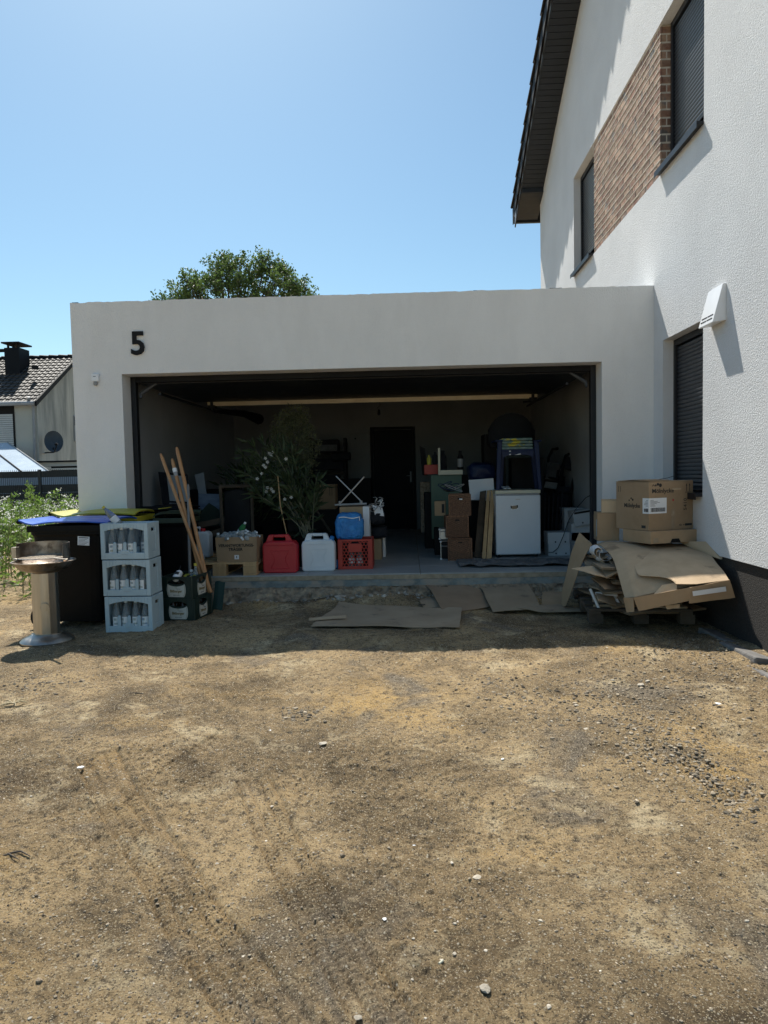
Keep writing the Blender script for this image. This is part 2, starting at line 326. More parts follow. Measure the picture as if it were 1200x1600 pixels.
def build_ground():
    xs = np.concatenate([-np.geomspace(400, 2.2, 40), np.linspace(-2.1, -0.6, 60), np.arange(-0.58, 1.2, .011), np.arange(1.2, 3.3, .0055), np.arange(3.3, 6.2, .010), 6.3+np.geomspace(0.1, 400, 30)])
    ys = [-7.6]
    while ys[-1] < 0.2:
        y_ = ys[-1]; ys.append(y_+(.05 if y_ < -6.1 else .0055 if y_ < -3.9 else 0.0055+0.0047*(y_+3.9)))
    ys = np.concatenate([-8-np.geomspace(400, 0.1, 22), np.array(ys), np.linspace(0.3, 12, 90), 12+np.geomspace(0.3, 800, 40)])
    X, Y = np.meshgrid(xs, ys); Z = gfull(X, Y); h, w_ = X.shape
    V = np.stack([X, Y, Z], -1).reshape(-1, 3)
    i = np.arange(h-1)[:, None]*w_+np.arange(w_-1)[None]; F = np.stack([i, i+1, i+w_+1, i+w_], -1).reshape(-1, 4)
    m = bpy.data.materials.new('dirt'); m.use_nodes = True; n = m.node_tree.nodes; l = m.node_tree.links; p = n['Principled BSDF']
    g = n.new('ShaderNodeNewGeometry')
    def noise(sc, det=8, ro=0.6, dist=0.0):
        t = n.new('ShaderNodeTexNoise'); t.inputs['Scale'].default_value = sc; t.inputs['Detail'].default_value = det; t.inputs['Roughness'].default_value = ro
        t.inputs['Distortion'].default_value = dist; l.new(g.outputs['Position'], t.inputs['Vector']); return t.outputs['Fac']
    def mapr(f, a, b):
        r = n.new('ShaderNodeMapRange'); r.inputs[1].default_value = a; r.inputs[2].default_value = b; l.new(f, r.inputs[0]); return r.outputs[0]
    def mix(f, a, b):
        x = n.new('ShaderNodeMix'); x.data_type = 'RGBA'
        l.new(f, x.inputs[0]) if not isinstance(f, float) else None
        for k, c in ((6, a), (7, b)):
            if isinstance(c, tuple): x.inputs[k].default_value = (*c, 1)
            else: l.new(c, x.inputs[k])
        return x.outputs[2]
    def attr(nm):
        q = n.new('ShaderNodeAttribute'); q.attribute_name = nm; return q.outputs['Fac']
    c = mix(mapr(noise(1.5, 9, 0.68, 0.5), 0.36, 0.62), (0.088, 0.062, 0.036), (0.41, 0.295, 0.16))
    c = mix(mapr(noise(0.8, 6, 0.6), 0.55, 0.68), c, (0.44, 0.29, 0.12))
    c = mix(attr('ochre'), c, (0.36, 0.23, 0.095))
    c = mix(mapr(noise(1.25, 7, 0.65, 0.8), 0.56, 0.66), c, (0.17, 0.14, 0.105))
    c = mix(mapr(noise(2.6, 8, 0.7, 0.3), 0.555, 0.67), c, (0.50, 0.40, 0.25))
    c = mix(attr('damp'), c, (0.05, 0.038, 0.026))
    c = mix(mapr(noise(26, 6, 0.7), 0.50, 0.66), c, (0.075, 0.058, 0.040))
    c = mix(mapr(noise(120, 5, 0.78), 0.53, 0.60), c, (0.055, 0.042, 0.028))
    c = mix(mapr(noise(160, 4, 0.75), 0.57, 0.63), c, (0.52, 0.43, 0.28))
    for sc_, th_, col_ in ((85, .90, (0.46, 0.41, 0.32)), (170, .86, (0.42, 0.36, 0.27)), (120, .93, (0.03, 0.026, 0.022))):
        v = n.new('ShaderNodeTexVoronoi'); v.inputs['Scale'].default_value = sc_; l.new(g.outputs['Position'], v.inputs['Vector'])
        wn = n.new('ShaderNodeTexWhiteNoise'); wn.noise_dimensions = '3D'; l.new(v.outputs['Position'], wn.inputs['Vector'])
        a = n.new('ShaderNodeMath'); a.operation = 'MULTIPLY'; l.new(mapr(wn.outputs['Value'], th_, th_+.04), a.inputs[0]); l.new(mapr(v.outputs['Distance'], 0.42, 0.22), a.inputs[1])
        c = mix(a.outputs[0], c, col_)
    hs = n.new('ShaderNodeHueSaturation'); hs.inputs['Value'].default_value = 1.34; hs.inputs['Saturation'].default_value = 1.0; l.new(c, hs.inputs['Color']); c = hs.outputs[0]
    l.new(c, p.inputs['Base Color']); p.inputs['Roughness'].default_value = 0.95; p.inputs['Specular IOR Level'].default_value = 0.15
    b = n.new('ShaderNodeBump'); b.inputs['Strength'].default_value = 1.0; b.inputs['Distance'].default_value = 0.02
    l.new(noise(90, 9, 0.85), b.inputs['Height']); l.new(b.outputs[0], p.inputs['Normal'])
    o = npmesh('ground', V, F, m, None, 'structure', smooth=True)
    tn = (tread(X, Y)[1]*(.25+.75*ss(.3, .75, vn(X*3.1, Y*3.1, 19)))*ss(.15, .5, vn(X*38, Y*38, 23)+.25)).ravel().astype(np.float32)*.55; at_ = o.data.attributes.new('ochre', 'FLOAT', 'POINT'); at_.data.foreach_set('value', tn)
    dp = (ss(.55, .15, np.hypot((X-2.05)/.9, (Y+.36)/.32))*ss(.25, .6, vn(X*5, Y*8, 3)+.15)).ravel().astype(np.float32); at_ = o.data.attributes.new('damp', 'FLOAT', 'POINT'); at_.data.foreach_set('value', dp); return o
build_ground()

# gravel: nobody could count it
ICO = None
def ico():
    bm = bmesh.new(); bmesh.ops.create_icosphere(bm, subdivisions=1, radius=1.0)
    v = np.array([x.co[:] for x in bm.verts]); f = np.array([[q.index for q in x.verts] for x in bm.faces]); bm.free(); return v, f
def gravel(name, pts, sizes, m, seed, label, flat=0.55):
    rs = np.random.RandomState(seed); v, f = ico(); n = len(pts); V = np.repeat(v[None], n, 0)
    V = V*(0.7+0.6*rs.rand(n, len(v), 1)); sc = np.stack([sizes*(0.8+0.6*rs.rand(n)), sizes*(0.6+0.6*rs.rand(n)), sizes*(flat*(0.6+0.8*rs.rand(n)))], -1)
    V = V*sc[:, None]; a = rs.rand(n)*2*PI; ca, sa = np.cos(a)[:, None], np.sin(a)[:, None]
    X = V[..., 0]*ca-V[..., 1]*sa; Y = V[..., 0]*sa+V[..., 1]*ca; V = np.stack([X, Y, V[..., 2]], -1)
    z = gfull(pts[:, 0], pts[:, 1]); V += np.stack([pts[:, 0], pts[:, 1], z+sizes*0.12], -1)[:, None]
    F = (f[None]+(np.arange(n)*len(v))[:, None, None]).reshape(-1, 3)
    return tag(npmesh(name, V.reshape(-1, 3), F, m, None, 'stuff'), label, 'gravel')
def scatter(n, cx, cy, rx, ry, seed, edge=1.0):
    rs = np.random.RandomState(seed); return np.stack([cx+rs.normal(size=n)*rx, cy+rs.normal(size=n)*ry], -1)
M_PEB = mat('mixed_gravel', (0.13, 0.105, 0.075), (0.32, 0.265, 0.19), 30, 0.9, 0.3, 120, var=0.65, island=True)
M_PEBL = mat('pale_gravel', (0.42, 0.37, 0.29), (0.56, 0.51, 0.42), 30, 0.9, 0.3, 120, var=0.3, island=True)
rs = np.random.RandomState(3)
pts = np.stack([rs.uniform(-0.9, 5.5, 52000), -0.4-5.6*rs.rand(52000)**0.75], -1); pts = pts[vn(pts[:, 0]*1.3, pts[:, 1]*1.3, 8)+.35*rs.rand(len(pts)) > 0.52]
pts = pts[np.abs(pts[:, 0]-3.0) < 1.0+(pts[:, 1]+7.4)*.62]
gravel('scattered_gravel', pts, 0.0014+0.0046*rs.rand(len(pts))**2.8, M_PEB, 1, 'fine brown gravel strewn over the trodden dirt of the yard')
pts = np.concatenate([scatter(650, 4.35, -3.1, 0.30, 0.42, 5), scatter(500, 4.22, -3.85, 0.13, 0.20, 6), scatter(450, 4.38, -4.25, 0.09, 0.20, 26), scatter(600, 4.05, -3.25, 0.35, 0.25, 27), scatter(500, 4.9, -2.8, 0.35, 0.4, 7), scatter(420, 5.1, -2.35, 0.22, 0.28, 8), scatter(240, 3.95, -5.35, 0.22, 0.25, 9),
    scatter(160, 3.55, -3.0, 0.2, 0.2, 10), scatter(140, 0.45, -2.85, 0.15, 0.12, 11), scatter(130, 2.35, -3.35, 0.08, 0.06, 12), scatter(160, 3.25, -5.0, 0.12, 0.1, 13), scatter(400, 4.9, -4.7, 0.25, 0.5, 14)])
pts = pts[pts[:, 0] < 5.46]
gravel('coarse_gravel', pts, (0.0035+0.010*rs.rand(len(pts))**2.6)*np.clip(1-.55*(pts[:, 1] < -4.6), .4, 1), M_PEB, 2, 'coarse grey and brown gravel washed together on the right of the yard', 0.6)
pts = np.stack([rs.uniform(-0.9, 5.4, 900), -1.9-4.6*rs.rand(900)], -1)
gravel('pale_stone_chips', pts, 0.002+0.006*rs.rand(900)**3, M_PEBL, 4, 'pale stone chips dotted over the dirt', 0.4)
M_ROCK = mat('pale_stone', (0.33, 0.29, 0.23), (0.48, 0.43, 0.35), 18, 0.9, 0.5, 80, var=0.25)
M_WCHIP = mat('white_chip', (0.75, 0.75, 0.74), (0.82, 0.82, 0.8), 18, 0.6)
def stone(px, py, s, m, nm, label, cat, grp, flat=0.45, seed=0):
    p = at(px, py, z=-0.33)
    for _ in range(4): p = at(px, py, z=gz(p.x, p.y))
    bm = bmesh.new(); bmesh.ops.create_icosphere(bm, subdivisions=2, radius=s); rr = random.Random(seed)
    o_ = Vector((rr.random()*50, rr.random()*50, 0)); e = 0.7+0.6*rr.random(); 
    for v in bm.verts:
        k = 1+0.55*mnoise.noise(v.co/s*1.1+o_); v.co = Vector((v.co.x*k*1.15, v.co.y*k*e, v.co.z*k*flat))
    me = bpy.data.meshes.new(nm); bm.to_mesh(me); bm.free(); me.materials.append(m); o = bpy.data.objects.new(nm, me); COL.objects.link(o)
    o.location = (p.x, p.y, gz(p.x, p.y)+s*flat*0.2); o.rotation_euler = (0, 0, rr.random()*6); return tag(o, label, cat, grp)
def where(px, py, i):
    return '%s %s of the yard' % (('near', 'middle', 'far')[0 if py > 1400 else 1 if py > 1150 else 2], ('left', 'centre', 'right')[0 if px < 400 else 1 if px < 820 else 2])
for i, (px, py, s) in enumerate([(1038, 1058, .020), (1001, 1070, .03), (1012, 1064, .025), (915, 1140, .03), (992, 1140, .025), (745, 1371, .022), (758, 1545, .024), (490, 1332, .006), (976, 1376, .013), (706, 1348, .012),
    (710, 1490, .010), (8, 1538, .02), (505, 1162, .03), (425, 1260, .012), (135, 1375, .015), (1066, 1458, .014), (690, 1500, .009), (560, 1590, .014), (858, 1573, .012), (1050, 1180, .016), (900, 1102, .02), (958, 1063, .02), (1025, 1225, .018), (820, 1388, .016), (340, 1350, .018), (715, 1440, .007)]):
    stone(px, py, s*.62, M_ROCK, 'stone', 'pale stone lying loose on the dirt, %s' % where(px, py, i), 'stone', 'loose stones on the dirt', 0.35, i)
for i, (px, py, s) in enumerate([(126, 1199, .014), (57, 1158, .013), (424, 1141, .014), (240, 1234, .008), (1122, 1100, .017), (785, 1186, .009), (943, 1366, .008), (647, 1321, .006), (601, 1436, .006), (160, 1585, .007), (240, 1163, .006), (330, 1094, .012)]):
    stone(px, py, s, M_WCHIP, 'white_chip', 'small bright white chip on the dirt, %s' % where(px, py, i), 'chip', 'white chips on the dirt', 0.3, 50+i)
for i, (px, py, s) in enumerate([(61, 1533, .009), (128, 1066, .02), (845, 1278, .006), (1027, 1410, .009), (882, 1406, .008), (535, 1337, .008), (448, 1437, .007), (283, 1513, .006), (975, 1379, .010)]):
    stone(px, py, s, M_CONC, 'dirt_clod', 'small dark clod of earth, %s' % where(px, py, i), 'clod', 'dark clods on the dirt', 0.8, 90+i)
_p = at(690, 1499, z=-0.4); ci = MB().tube([(_p.x-.008, _p.y, gz(_p.x, _p.y)+.008), (_p.x+.004, _p.y+.012, gz(_p.x, _p.y)+.009)], .0035, 8).build('cigarette_butt', M_IVORY)
tag(ci, 'small cigarette butt lying on the dirt in the foreground', 'cigarette butt')
# twigs / straw tuft on the left
tw = thing('straw_tuft', 'dry straw coloured tuft lying on the dirt at the left edge', 'straw', at(22, 1105, z=-.33))
tm = MB()
for i in range(16):
    a = random.random()*6.28; L = .05+.07*random.random(); tm.tube([(0, 0, .008), (math.cos(a)*L*.5, math.sin(a)*L*.5, .02), (math.cos(a)*L, math.sin(a)*L, .006)], [.003, .004, .001], 4)
tm.build('stalks', mat('straw', (.42, .34, .2), (.5, .42, .27), 20, .8), tw); tw.location.z = gz(tw.location.x, tw.location.y)
for i, (px, py) in enumerate([(12, 1330), (215, 1098), (30, 1325)]):
    p = at(px, py, z=-.36); zz = gz(p.x, p.y)+.008
    tag(MB().tube([(p.x-.06, p.y, zz), (p.x, p.y+.01*(-1)**i, zz+.006), (p.x+.05, p.y-.015, zz)], [.003, .004, .002], 5).build('twig', M_BARK), 'thin dark twig lying on the dirt', 'twig', 'twigs on the dirt')

# ================================================================== GARAGE
XL, XR, ZT, ZO, XH, RV = -0.52, 5.526, 2.91, 2.156, 5.526, 0.222
YB = 5.72; XIL, XIR = -0.25, 5.25; ZC = 2.36
gar = thing('garage', 'wide flat roofed white double garage standing open, numeral 5 at its left', 'garage', (0, 0, 0))
mb = MB(); top = []
N_ = 150
for i in range(N_+1):
    x = XL+(XR-XL)*i/N_; top.append((x, ZT+0.010*mnoise.noise(Vector((x*6, 3, 0)))+0.007*mnoise.noise(Vector((x*23, 0, 5)))))
# front wall with opening, made of welded strips (front at y=0, back at y=RV)
def wcol(x0, x1, z0, z1): mb.box(x0, x1, 0, 0.30, z0, z1)
poly = top[::-1]+[(XL, -0.4), (0, -0.4), (0, ZO), (5, ZO), (5, -0.4), (XR, -0.4)]
v = [(x, 0, z) for x, z in poly]+[(x, 0.30, z) for x, z in poly]; n = len(poly)
me = MB(); me.v = v; me.f = []
# front / back faces as strips so that no concave polygon is needed
def strip(yo):
    f = []
    for i in range(N_):
        (xa, za), (xb, zb) = top[i], top[i+1]
        me.quad((xa, yo, ZO), (xb, yo, ZO), (xb, yo, zb), (xa, yo, za))
    me.quad((XL, yo, -.4), (0, yo, -.4), (0, yo, ZO), (XL, yo, ZO)); me.quad((5, yo, -.4), (XR, yo, -.4), (XR, yo, ZO), (5, yo, ZO))
strip(0.0); strip(0.30)
me.f = [f for f in me.f]
for i in range(n):
    (xa, za), (xb, zb) = poly[i], poly[(i+1) % n]; me.quad((xa, 0, za), (xb, 0, zb), (xb, .3, zb), (xa, .3, za))
me.build('front_wall', M_STUCCO_G, gar)
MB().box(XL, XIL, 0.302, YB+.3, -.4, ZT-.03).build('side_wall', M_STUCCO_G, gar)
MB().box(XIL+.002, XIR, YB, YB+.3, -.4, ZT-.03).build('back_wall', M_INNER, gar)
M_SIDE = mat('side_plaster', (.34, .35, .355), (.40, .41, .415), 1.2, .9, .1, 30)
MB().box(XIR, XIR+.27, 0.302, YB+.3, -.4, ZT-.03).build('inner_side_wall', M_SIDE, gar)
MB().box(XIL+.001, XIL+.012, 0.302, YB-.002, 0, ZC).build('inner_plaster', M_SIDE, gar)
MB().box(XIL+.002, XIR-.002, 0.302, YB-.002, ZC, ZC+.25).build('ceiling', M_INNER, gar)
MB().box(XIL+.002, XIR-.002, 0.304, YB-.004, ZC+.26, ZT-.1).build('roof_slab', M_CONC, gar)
# torn membrane showing along the top edge
mb = MB(); xs = [(.02-.52, .08-.52)]+[(random.uniform(3.6, 5.2), 0) for _ in range(3)]
for x0, _ in xs:
    L = random.uniform(.04, .16); MB().box(x0, x0+L, .001, .05, ZT-.004, ZT+.004, None).build('torn_membrane', M_BLACK, gar)
# floor
fl = tag(MB().box(.0+.001, 4.999, .0, YB-.002, -.05, -.014).build('garage_floor', M_TERR), None, None, None, 'structure')
fl2 = None
tile = MB().box(.003, 1.197, .003, .597, -.0135, 0).build('floor_tile', M_TILE, fl, .002)
first = True
for i in range(-1, 5):
    for j in range(10):
        x0 = 3.10-3*1.2+i*1.2-.6+.6; y0 = .0+j*.6
        sx = 1
        if x0 < .0: x0 = .004
        nx = 3.10-3*1.2+(i+1)*1.2; w_ = min(nx, 4.996)-x0
        if w_ <= .05 or y0 > YB-.2: continue
        L_ = min(.6, YB-y0)
        if first: tile.location = (x0, y0+.002, 0); tile.scale = (w_/1.2, L_/.6*.998, 1); first = False
        else: piece(tile, fl, (x0, y0+.002, 0), None, (w_/1.2, L_/.6*.998, 1))
# threshold edge: mortar bed, membrane, broken concrete foot
def rough_strip(name, m, y0, y1, z0, z1, amp, parent, nx=240, nz=8, x0=.30, x1=5.0, seed=1):
    vs = []; fs = []
    for j in range(nz+1):
        for i in range(nx+1):
            t = j/nz; x = x0+(x1-x0)*i/nx; nz_ = mnoise.noise(Vector((x*3, t*1.5, seed)))+.7*mnoise.noise(Vector((x*14, t*4, seed)))+.5*mnoise.noise(Vector((x*40, t*9, seed)))
            vs.append((x, y1+(y0-y1)*t-amp*nz_, z1+(z0-z1)*t+amp*.5*nz_*(0 < j < nz)))
    w_ = nx+1
    for j in range(nz):
        for i in range(nx): fs.append((j*w_+i, j*w_+i+1, (j+1)*w_+i+1, (j+1)*w_+i))
    o = MB(); o.add(vs, fs); return o.build(name, m, parent, smooth=True)
th = tag(MB().box(.002, 4.998, -.002, .10, -.30, -.052).build('threshold_base', M_CONC), None, None, None, 'structure')
rough_strip('mortar_bed', M_TERR, -.012, -.006, -.056, -.012, .004, th, seed=3)
rough_strip('waterproof_membrane', M_TEAL, -.085, -.022, -.118, -.057, .007, th, seed=8)
rough_strip('broken_concrete_foot', M_CONC, -.42, -.070, -.275, -.112, .050, th, nz=16, seed=12)
MB().box(.302, .98, -.16, -.002, -.26, -.052).build('concrete_block', M_CONC, th, .012)
MB().box(.30, .75, -.10, -.004, -.048, -.016).build('metal_sill', M_ALU, th)
# rubble pieces at the foot
pts = np.stack([np.random.RandomState(5).uniform(.95, 4.6, 260), -.40+.22*np.random.RandomState(6).rand(260)], -1)
gravel('foot_rubble', pts, 0.006+0.034*np.random.RandomState(7).rand(260)**3, mat('concrete_rubble', (.2, .18, .15), (.4, .37, .32), 20, .9, .5, 60, var=.4, island=True), 9, 'grey concrete crumbs along the foot of the garage threshold', .6)

# door: guides, frame, stowed door leaf
gd = thing('sectional_door', 'anthracite sectional garage door stowed under the ceiling with its black side guides', 'garage door', (0, 0, 0))
for x0, x1 in ((.002, .058), (4.942, 4.998)):
    MB().box(x0, x1, RV, .298, 0.001, ZO-.003).build('side_guide', M_ANTHR, gd, .003)
MB().box(.06, 4.94, RV+.002, .296, ZO-.06, ZO-.003).build('head_seal', M_BLACK, gd)
for i, (ya, yb) in enumerate(((.31, .82), (.825, 1.33), (1.335, 1.84), (1.845, 2.33))):
    MB().box(.07, 4.93, ya, yb, 2.085, 2.125).build('door_panel', M_ANTHR, gd, .004)
MB().box(.24, 4.76, 2.335, 2.36, 2.03, 2.112).build('end_profile', mat('ground_lit_profile', (.74, .62, .42), (.86, .75, .54), 5, .5), gd, .003)  # bright tan colour paints in the warm ground light on this metal profile
for s, x in ((1, .30), (-1, 4.70)):
    t = MB(); t.box(x-.05, x+.05, 2.30, 2.40, 2.0, 2.04); t.box(x-.02, x+.02, 2.33, 2.37, 1.97, 2.09); t.tube([(x-s*.05, 2.35, 2.0), (x+s*.12, 2.42, 1.99)], .012, 8)
    t.build('roller_bracket', M_ANTHR, gd)
    MB().tube([(x-s*.02, .34, 1.98), (x-s*.02, 2.9, 1.98)], .016, 6).build('guide_rail', M_ANTHR, gd)
    g2 = MB(); xx = .06 if s > 0 else 4.94
    g2.tube([(xx+s*.03, .27, 1.93), (xx+s*.03, .29, 1.98), (xx+s*.10, .30, 2.03), (xx+s*.20, .30, 2.09)], [.016, .024, .02, .012], 8); g2.build('curved_link', mat('dull_dark_steel', (.05, .052, .056), (.075, .078, .082), 4, .5), gd)
MB().tube([(.34, 2.4, 1.97), (.55, 3.2, 1.99), (.62, 3.9, 1.96)], [.03, .05, .085], 10).build('spring_drum', M_BLACK, gd)
# 5, sensor
n5 = text('house_number', '5', .335, M_BLACK, None, (.19, -.012, 2.458), ext=.010, off=.0065, sx=1.0)
tag(n5, 'bold black numeral 5 mounted on the white garage front', 'house number')
sn = thing('wall_sensor', 'small white motion sensor on the garage front left of the opening', 'sensor', (-.275, 0, 2.127))
MB().box(-.038, .038, -.035, 0, -.045, .04).build('housing', M_WHITEM, sn, .010)
MB().lathe([(.002, -.088), (.018, -.082), (.022, -.065), (.020, -.047)], 14, (0, -.020, 0)).build('sensor_head', M_GREYP, sn, smooth=True)
MB().box(-.015, .012, -.0365, -.0345, .005, .010).build('marking', M_INK, sn)

# inner door, panel, lamp
idr = thing('inner_door', 'dark anthracite door in the back wall of the garage', 'door', (0, 0, 0))
x0, x1, z0, z1 = rect(580, 667, 650, 838, YB); z0 = 0.0
fr = MB(); fr.box(x0, x0+.05, YB-.03, YB-.001, 0, z1); fr.box(x1-.05, x1, YB-.03, YB-.001, 0, z1); fr.box(x0+.05, x1-.05, YB-.03, YB-.001, z1-.05, z1); fr.build('door_frame', M_DOOR, idr, .003)
lf = MB().box(x0+.055, x1-.055, YB-.018, YB-.001, .01, z1-.055).build('door_leaf', M_DOOR, idr)
h = MB(); h.box(x1-.11, x1-.08, YB-.026, YB-.018, .88, 1.08); h.tube([(x1-.095, YB-.026, 1.0), (x1-.095, YB-.06, 1.0), (x1-.17, YB-.06, 1.0)], .006, 8); h.build('handle', M_GREYP, lf)
x0, x1, z0, z1 = rect(548, 678, 579, 748, YB)
cb = thing('wall_cabinet', 'flat off-white service cabinet on the back wall left of the dark door', 'cabinet', (0, 0, 0))
MB().box(x0, x1, YB-.03, YB-.001, z0, z1).build('box_front', M_INNER, cb, .004); MB().box(x0+.08, x0+.11, YB-.034, YB-.0295, z1-.1, z1-.07).build('lock', M_BLACK, cb)
lp = thing('bulb_socket', 'bare bulb socket hanging on its cable from the garage ceiling', 'lamp', (0, 0, 0)); c = at(592, 640, y=3.2)
MB().tube([(c.x, 3.2, ZC-.001), (c.x+.02, 3.2, c.z+.06), (c.x-.03, 3.2, c.z+.02), (c.x, 3.2, c.z)], .004, 6).build('cable', M_CABLE, lp)
MB().lathe([(.012, 0), (.02, -.02), (.022, -.07), (.012, -.085)], 12, (c.x, 3.2, c.z)).build('socket', M_BLACK, lp)

# ================================================================== HOUSE
hs = thing('house', 'tall white rendered house with dark roof overhang and brick band between its upper windows', 'house', (0, 0, 0))
YF, YN = 6.12, -4.95; PE, PS = 0.585, -0.513
def zr(y): return 7.59-.513*(y-2.94) if y > PE else 7.59-.513*(PE-2.94)+.513*(y-PE)   # soffit line on the wall
WIN = [(-1.22, -.263, .80, 2.306), (-1.22, 3.46, 3.93, 5.37)]
ys = sorted({YN, -3.2, -2.2, -1.22, -.263, PE, 1.5, 2.5, 3.46, 4.5, YF}); zs = [.325, .80, 2.306, 3.93, 5.37]
me = MB()
for ya, yb in zip(ys[:-1], ys[1:]):
    for za, zb in zip(zs[:-1], zs[1:]):
        if any(ya >= q[0]-1e-6 and yb <= q[1]+1e-6 and za >= q[2]-1e-6 and zb <= q[3]+1e-6 for q in WIN): continue
        me.quad((XH, ya, za), (XH, yb, za), (XH, yb, zb), (XH, ya, zb))
    me.quad((XH, ya, 5.37), (XH, yb, 5.37), (XH, yb, zr(yb)+.05), (XH, ya, zr(ya)+.05))
RD = .135
def reveal(y0, y1, z0, z1, sides='tblr'):
    a = XH; b = XH+RD+.04
    me.quad((a, y0, z1), (a, y1, z1), (b, y1, z1), (b, y0, z1)); me.quad((a, y0, z0), (a, y1, z0), (b, y1, z0), (b, y0, z0))
    me.quad((a, y0, z0), (a, y0, z1), (b, y0, z1), (b, y0, z0)); me.quad((a, y1, z0), (a, y1, z1), (b, y1, z1), (b, y1, z0))
for q in WIN: reveal(*q)
me.quad((XH, YF, -.4), (XH+7, YF, -.4), (XH+7, YF, zr(YF)), (XH, YF, zr(YF))); me.quad((XH, YN, -.4), (XH+7, YN, -.4), (XH+7, YN, zr(YN)), (XH, YN, zr(YN)))
me.build('side_wall', M_STUCCO, hs)
MB().box(XH+.020, XH+.3, YN+.005, -.001, -.6, .325).build('plinth', M_PLINTH, hs)
MB().box(XH+.18, XH+.3, -1.3, -.2, .7, 2.4).build('dark_room_wall', M_BLACK, hs)
MB().box(XH+.18, XH+.3, -1.3, 3.6, 3.8, 5.5).build('dark_room_wall', M_BLACK, hs)
def shutter_window(y0, y1, z0, z1, gap, name='window'):
    t = MB(); x = XH+RD-.035
    fr = MB(); fr.box(x, XH+.175, y0+.002, y0+.05, z0+.03, z1-.002); fr.box(x, XH+.175, y1-.05, y1-.002, z0+.03, z1-.002); fr.box(x, XH+.175, y0+.052, y1-.052, z1-.06, z1-.002)
    wn = fr.build(name, M_ANTHR, hs, .002)
    MB().box(XH+RD+.02, XH+RD+.03, y0+.052, y1-.052, z0+.04, z1-.07).build('glass', M_VOID, wn)
    k = 0; sl = None; z = z1-.105
    while z > z0+gap:
        if sl is None:
            prof = [(0, 0), (-.006, .006), (-.009, .018), (-.007, .030), (-.001, .036), (.004, .036), (.004, 0)]
            s_ = MB(); vs = [(px_, y, pz_) for y in (y0+.053, y1-.053) for px_, pz_ in prof]; nn = len(prof)
            s_.add(vs, [tuple(range(nn)), tuple(reversed(range(nn, 2*nn)))]+[(i, (i+1) % nn, (i+1) % nn+nn, i+nn) for i in range(nn)])
            sl = s_.build('shutter_slat', M_SHUT, wn, smooth=True); sl.location = (XH+RD-.005, 0, z)
        else: piece(sl, wn, (XH+RD-.005, 0, z))
        z -= .038; k += 1
    MB().box(XH+RD-.012, XH+RD, y0+.053, y1-.053, z+.02, z+.038).build('shutter_end_bar', M_ANTHR, wn)
    s = MB(); s.box(XH-.058, XH+.17, y0-.0, y1+.0, z0-.004, z0+.024); s.box(XH-.060, XH-.056, y0-.002, y1+.002, z0-.03, z0+.026)
    s.build('window_sill', M_ANTHR, wn, .002); return wn
shutter_window(-1.218, -.265, .802, 2.304, .03)
shutter_window(-1.218, -.18, 3.932, 5.368, .22)
shutter_window(2.37, 3.458, 3.932, 5.368, .22)
# brick band: every brick a part
bb = MB().box(XH+.019, XH+RD+.05, -.165+.010, 2.36-.006, 3.932, 5.368).build('brick_panel', M_MORTAR, hs)
br = []
for k in range(3):
    b_ = MB(); b_.box(0, .012, -.104, .104, -.032, .032)
    vs = []
    for v_ in b_.v: vs.append(v_)
    o = b_.build('brick', M_BRICK, bb, .005); br.append(o)
mj = MB(); rows = 18; ph = (5.366-3.934)/rows; used = [False]*3
for r_ in range(rows):
    z = 3.934+ph*(r_+.5); y = -.163+(0 if r_ % 2 == 0 else -.112); 
    while y < 2.355:
        a = max(y, -.163); b_ = min(y+.212, 2.352)
        if b_-a > .04:
            k = random.randrange(3); loc = (XH+.0145+random.uniform(-.0015, .002), (a+b_)/2, z+random.uniform(-.002, .002)); sc = (1, (b_-a)/.212, (ph-.016)/.064)
            rt_ = (random.uniform(-.012, .012), random.uniform(-.02, .02), random.uniform(-.012, .012))
            if not used[k]: o = br[k]; used[k] = True; o.location = loc; o.rotation_euler = rt_; o.scale = sc
            else: piece(br[k], bb, loc, rt_, sc)
        y += .224
    if r_: mj.box(XH+.0105, XH+.0188, -.160, 2.352, z-ph/2-.0045, z-ph/2+.0045)
    # bricks round the corner, in the window reveal
    cuts = [(XH+.008, XH+.066), (XH+.078, XH+.132)] if r_ % 2 == 0 else [(XH+.008, XH+.132)]
    for a, b_ in cuts:
        piece(br[0], bb, ((a+b_)/2, -.158, z), (0, 0, PI/2), (1, (b_-a)/.208, (ph-.016)/.064))
tag(mj.build('mortar_joint', M_MORTAR, bb), kind='stuff')
# vent hood on the wall
vh = thing('vent_hood', 'white wedge shaped vent hood on the sunlit house wall above the lower window', 'vent', (XH, 0, 0))
ya, yb = -1.385, -1.66; pr = [(0, 2.50), (-.026, 2.497), (-.104, 2.205), (-.104, 2.198), (0, 2.212)]
s_ = MB(); nn = len(pr); s_.add([(a, y, z) for y in (ya, yb) for a, z in pr], [tuple(range(nn)), tuple(reversed(range(nn, 2*nn)))]+[(i, (i+1) % nn, (i+1) % nn+nn, i+nn) for i in range(nn)])
s_.build('hood', M_WHITEM, vh, .002)
for t0 in (.80, .90):
    xx = -.026-.078*t0; zz = 2.497-.292*t0
    for a, b_ in ((-1.415, -1.515), (-1.53, -1.63)): MB().box(xx-.0035, xx+.003, b_, a, zz-.004, zz+.004, None).build('slot', M_INK, vh)
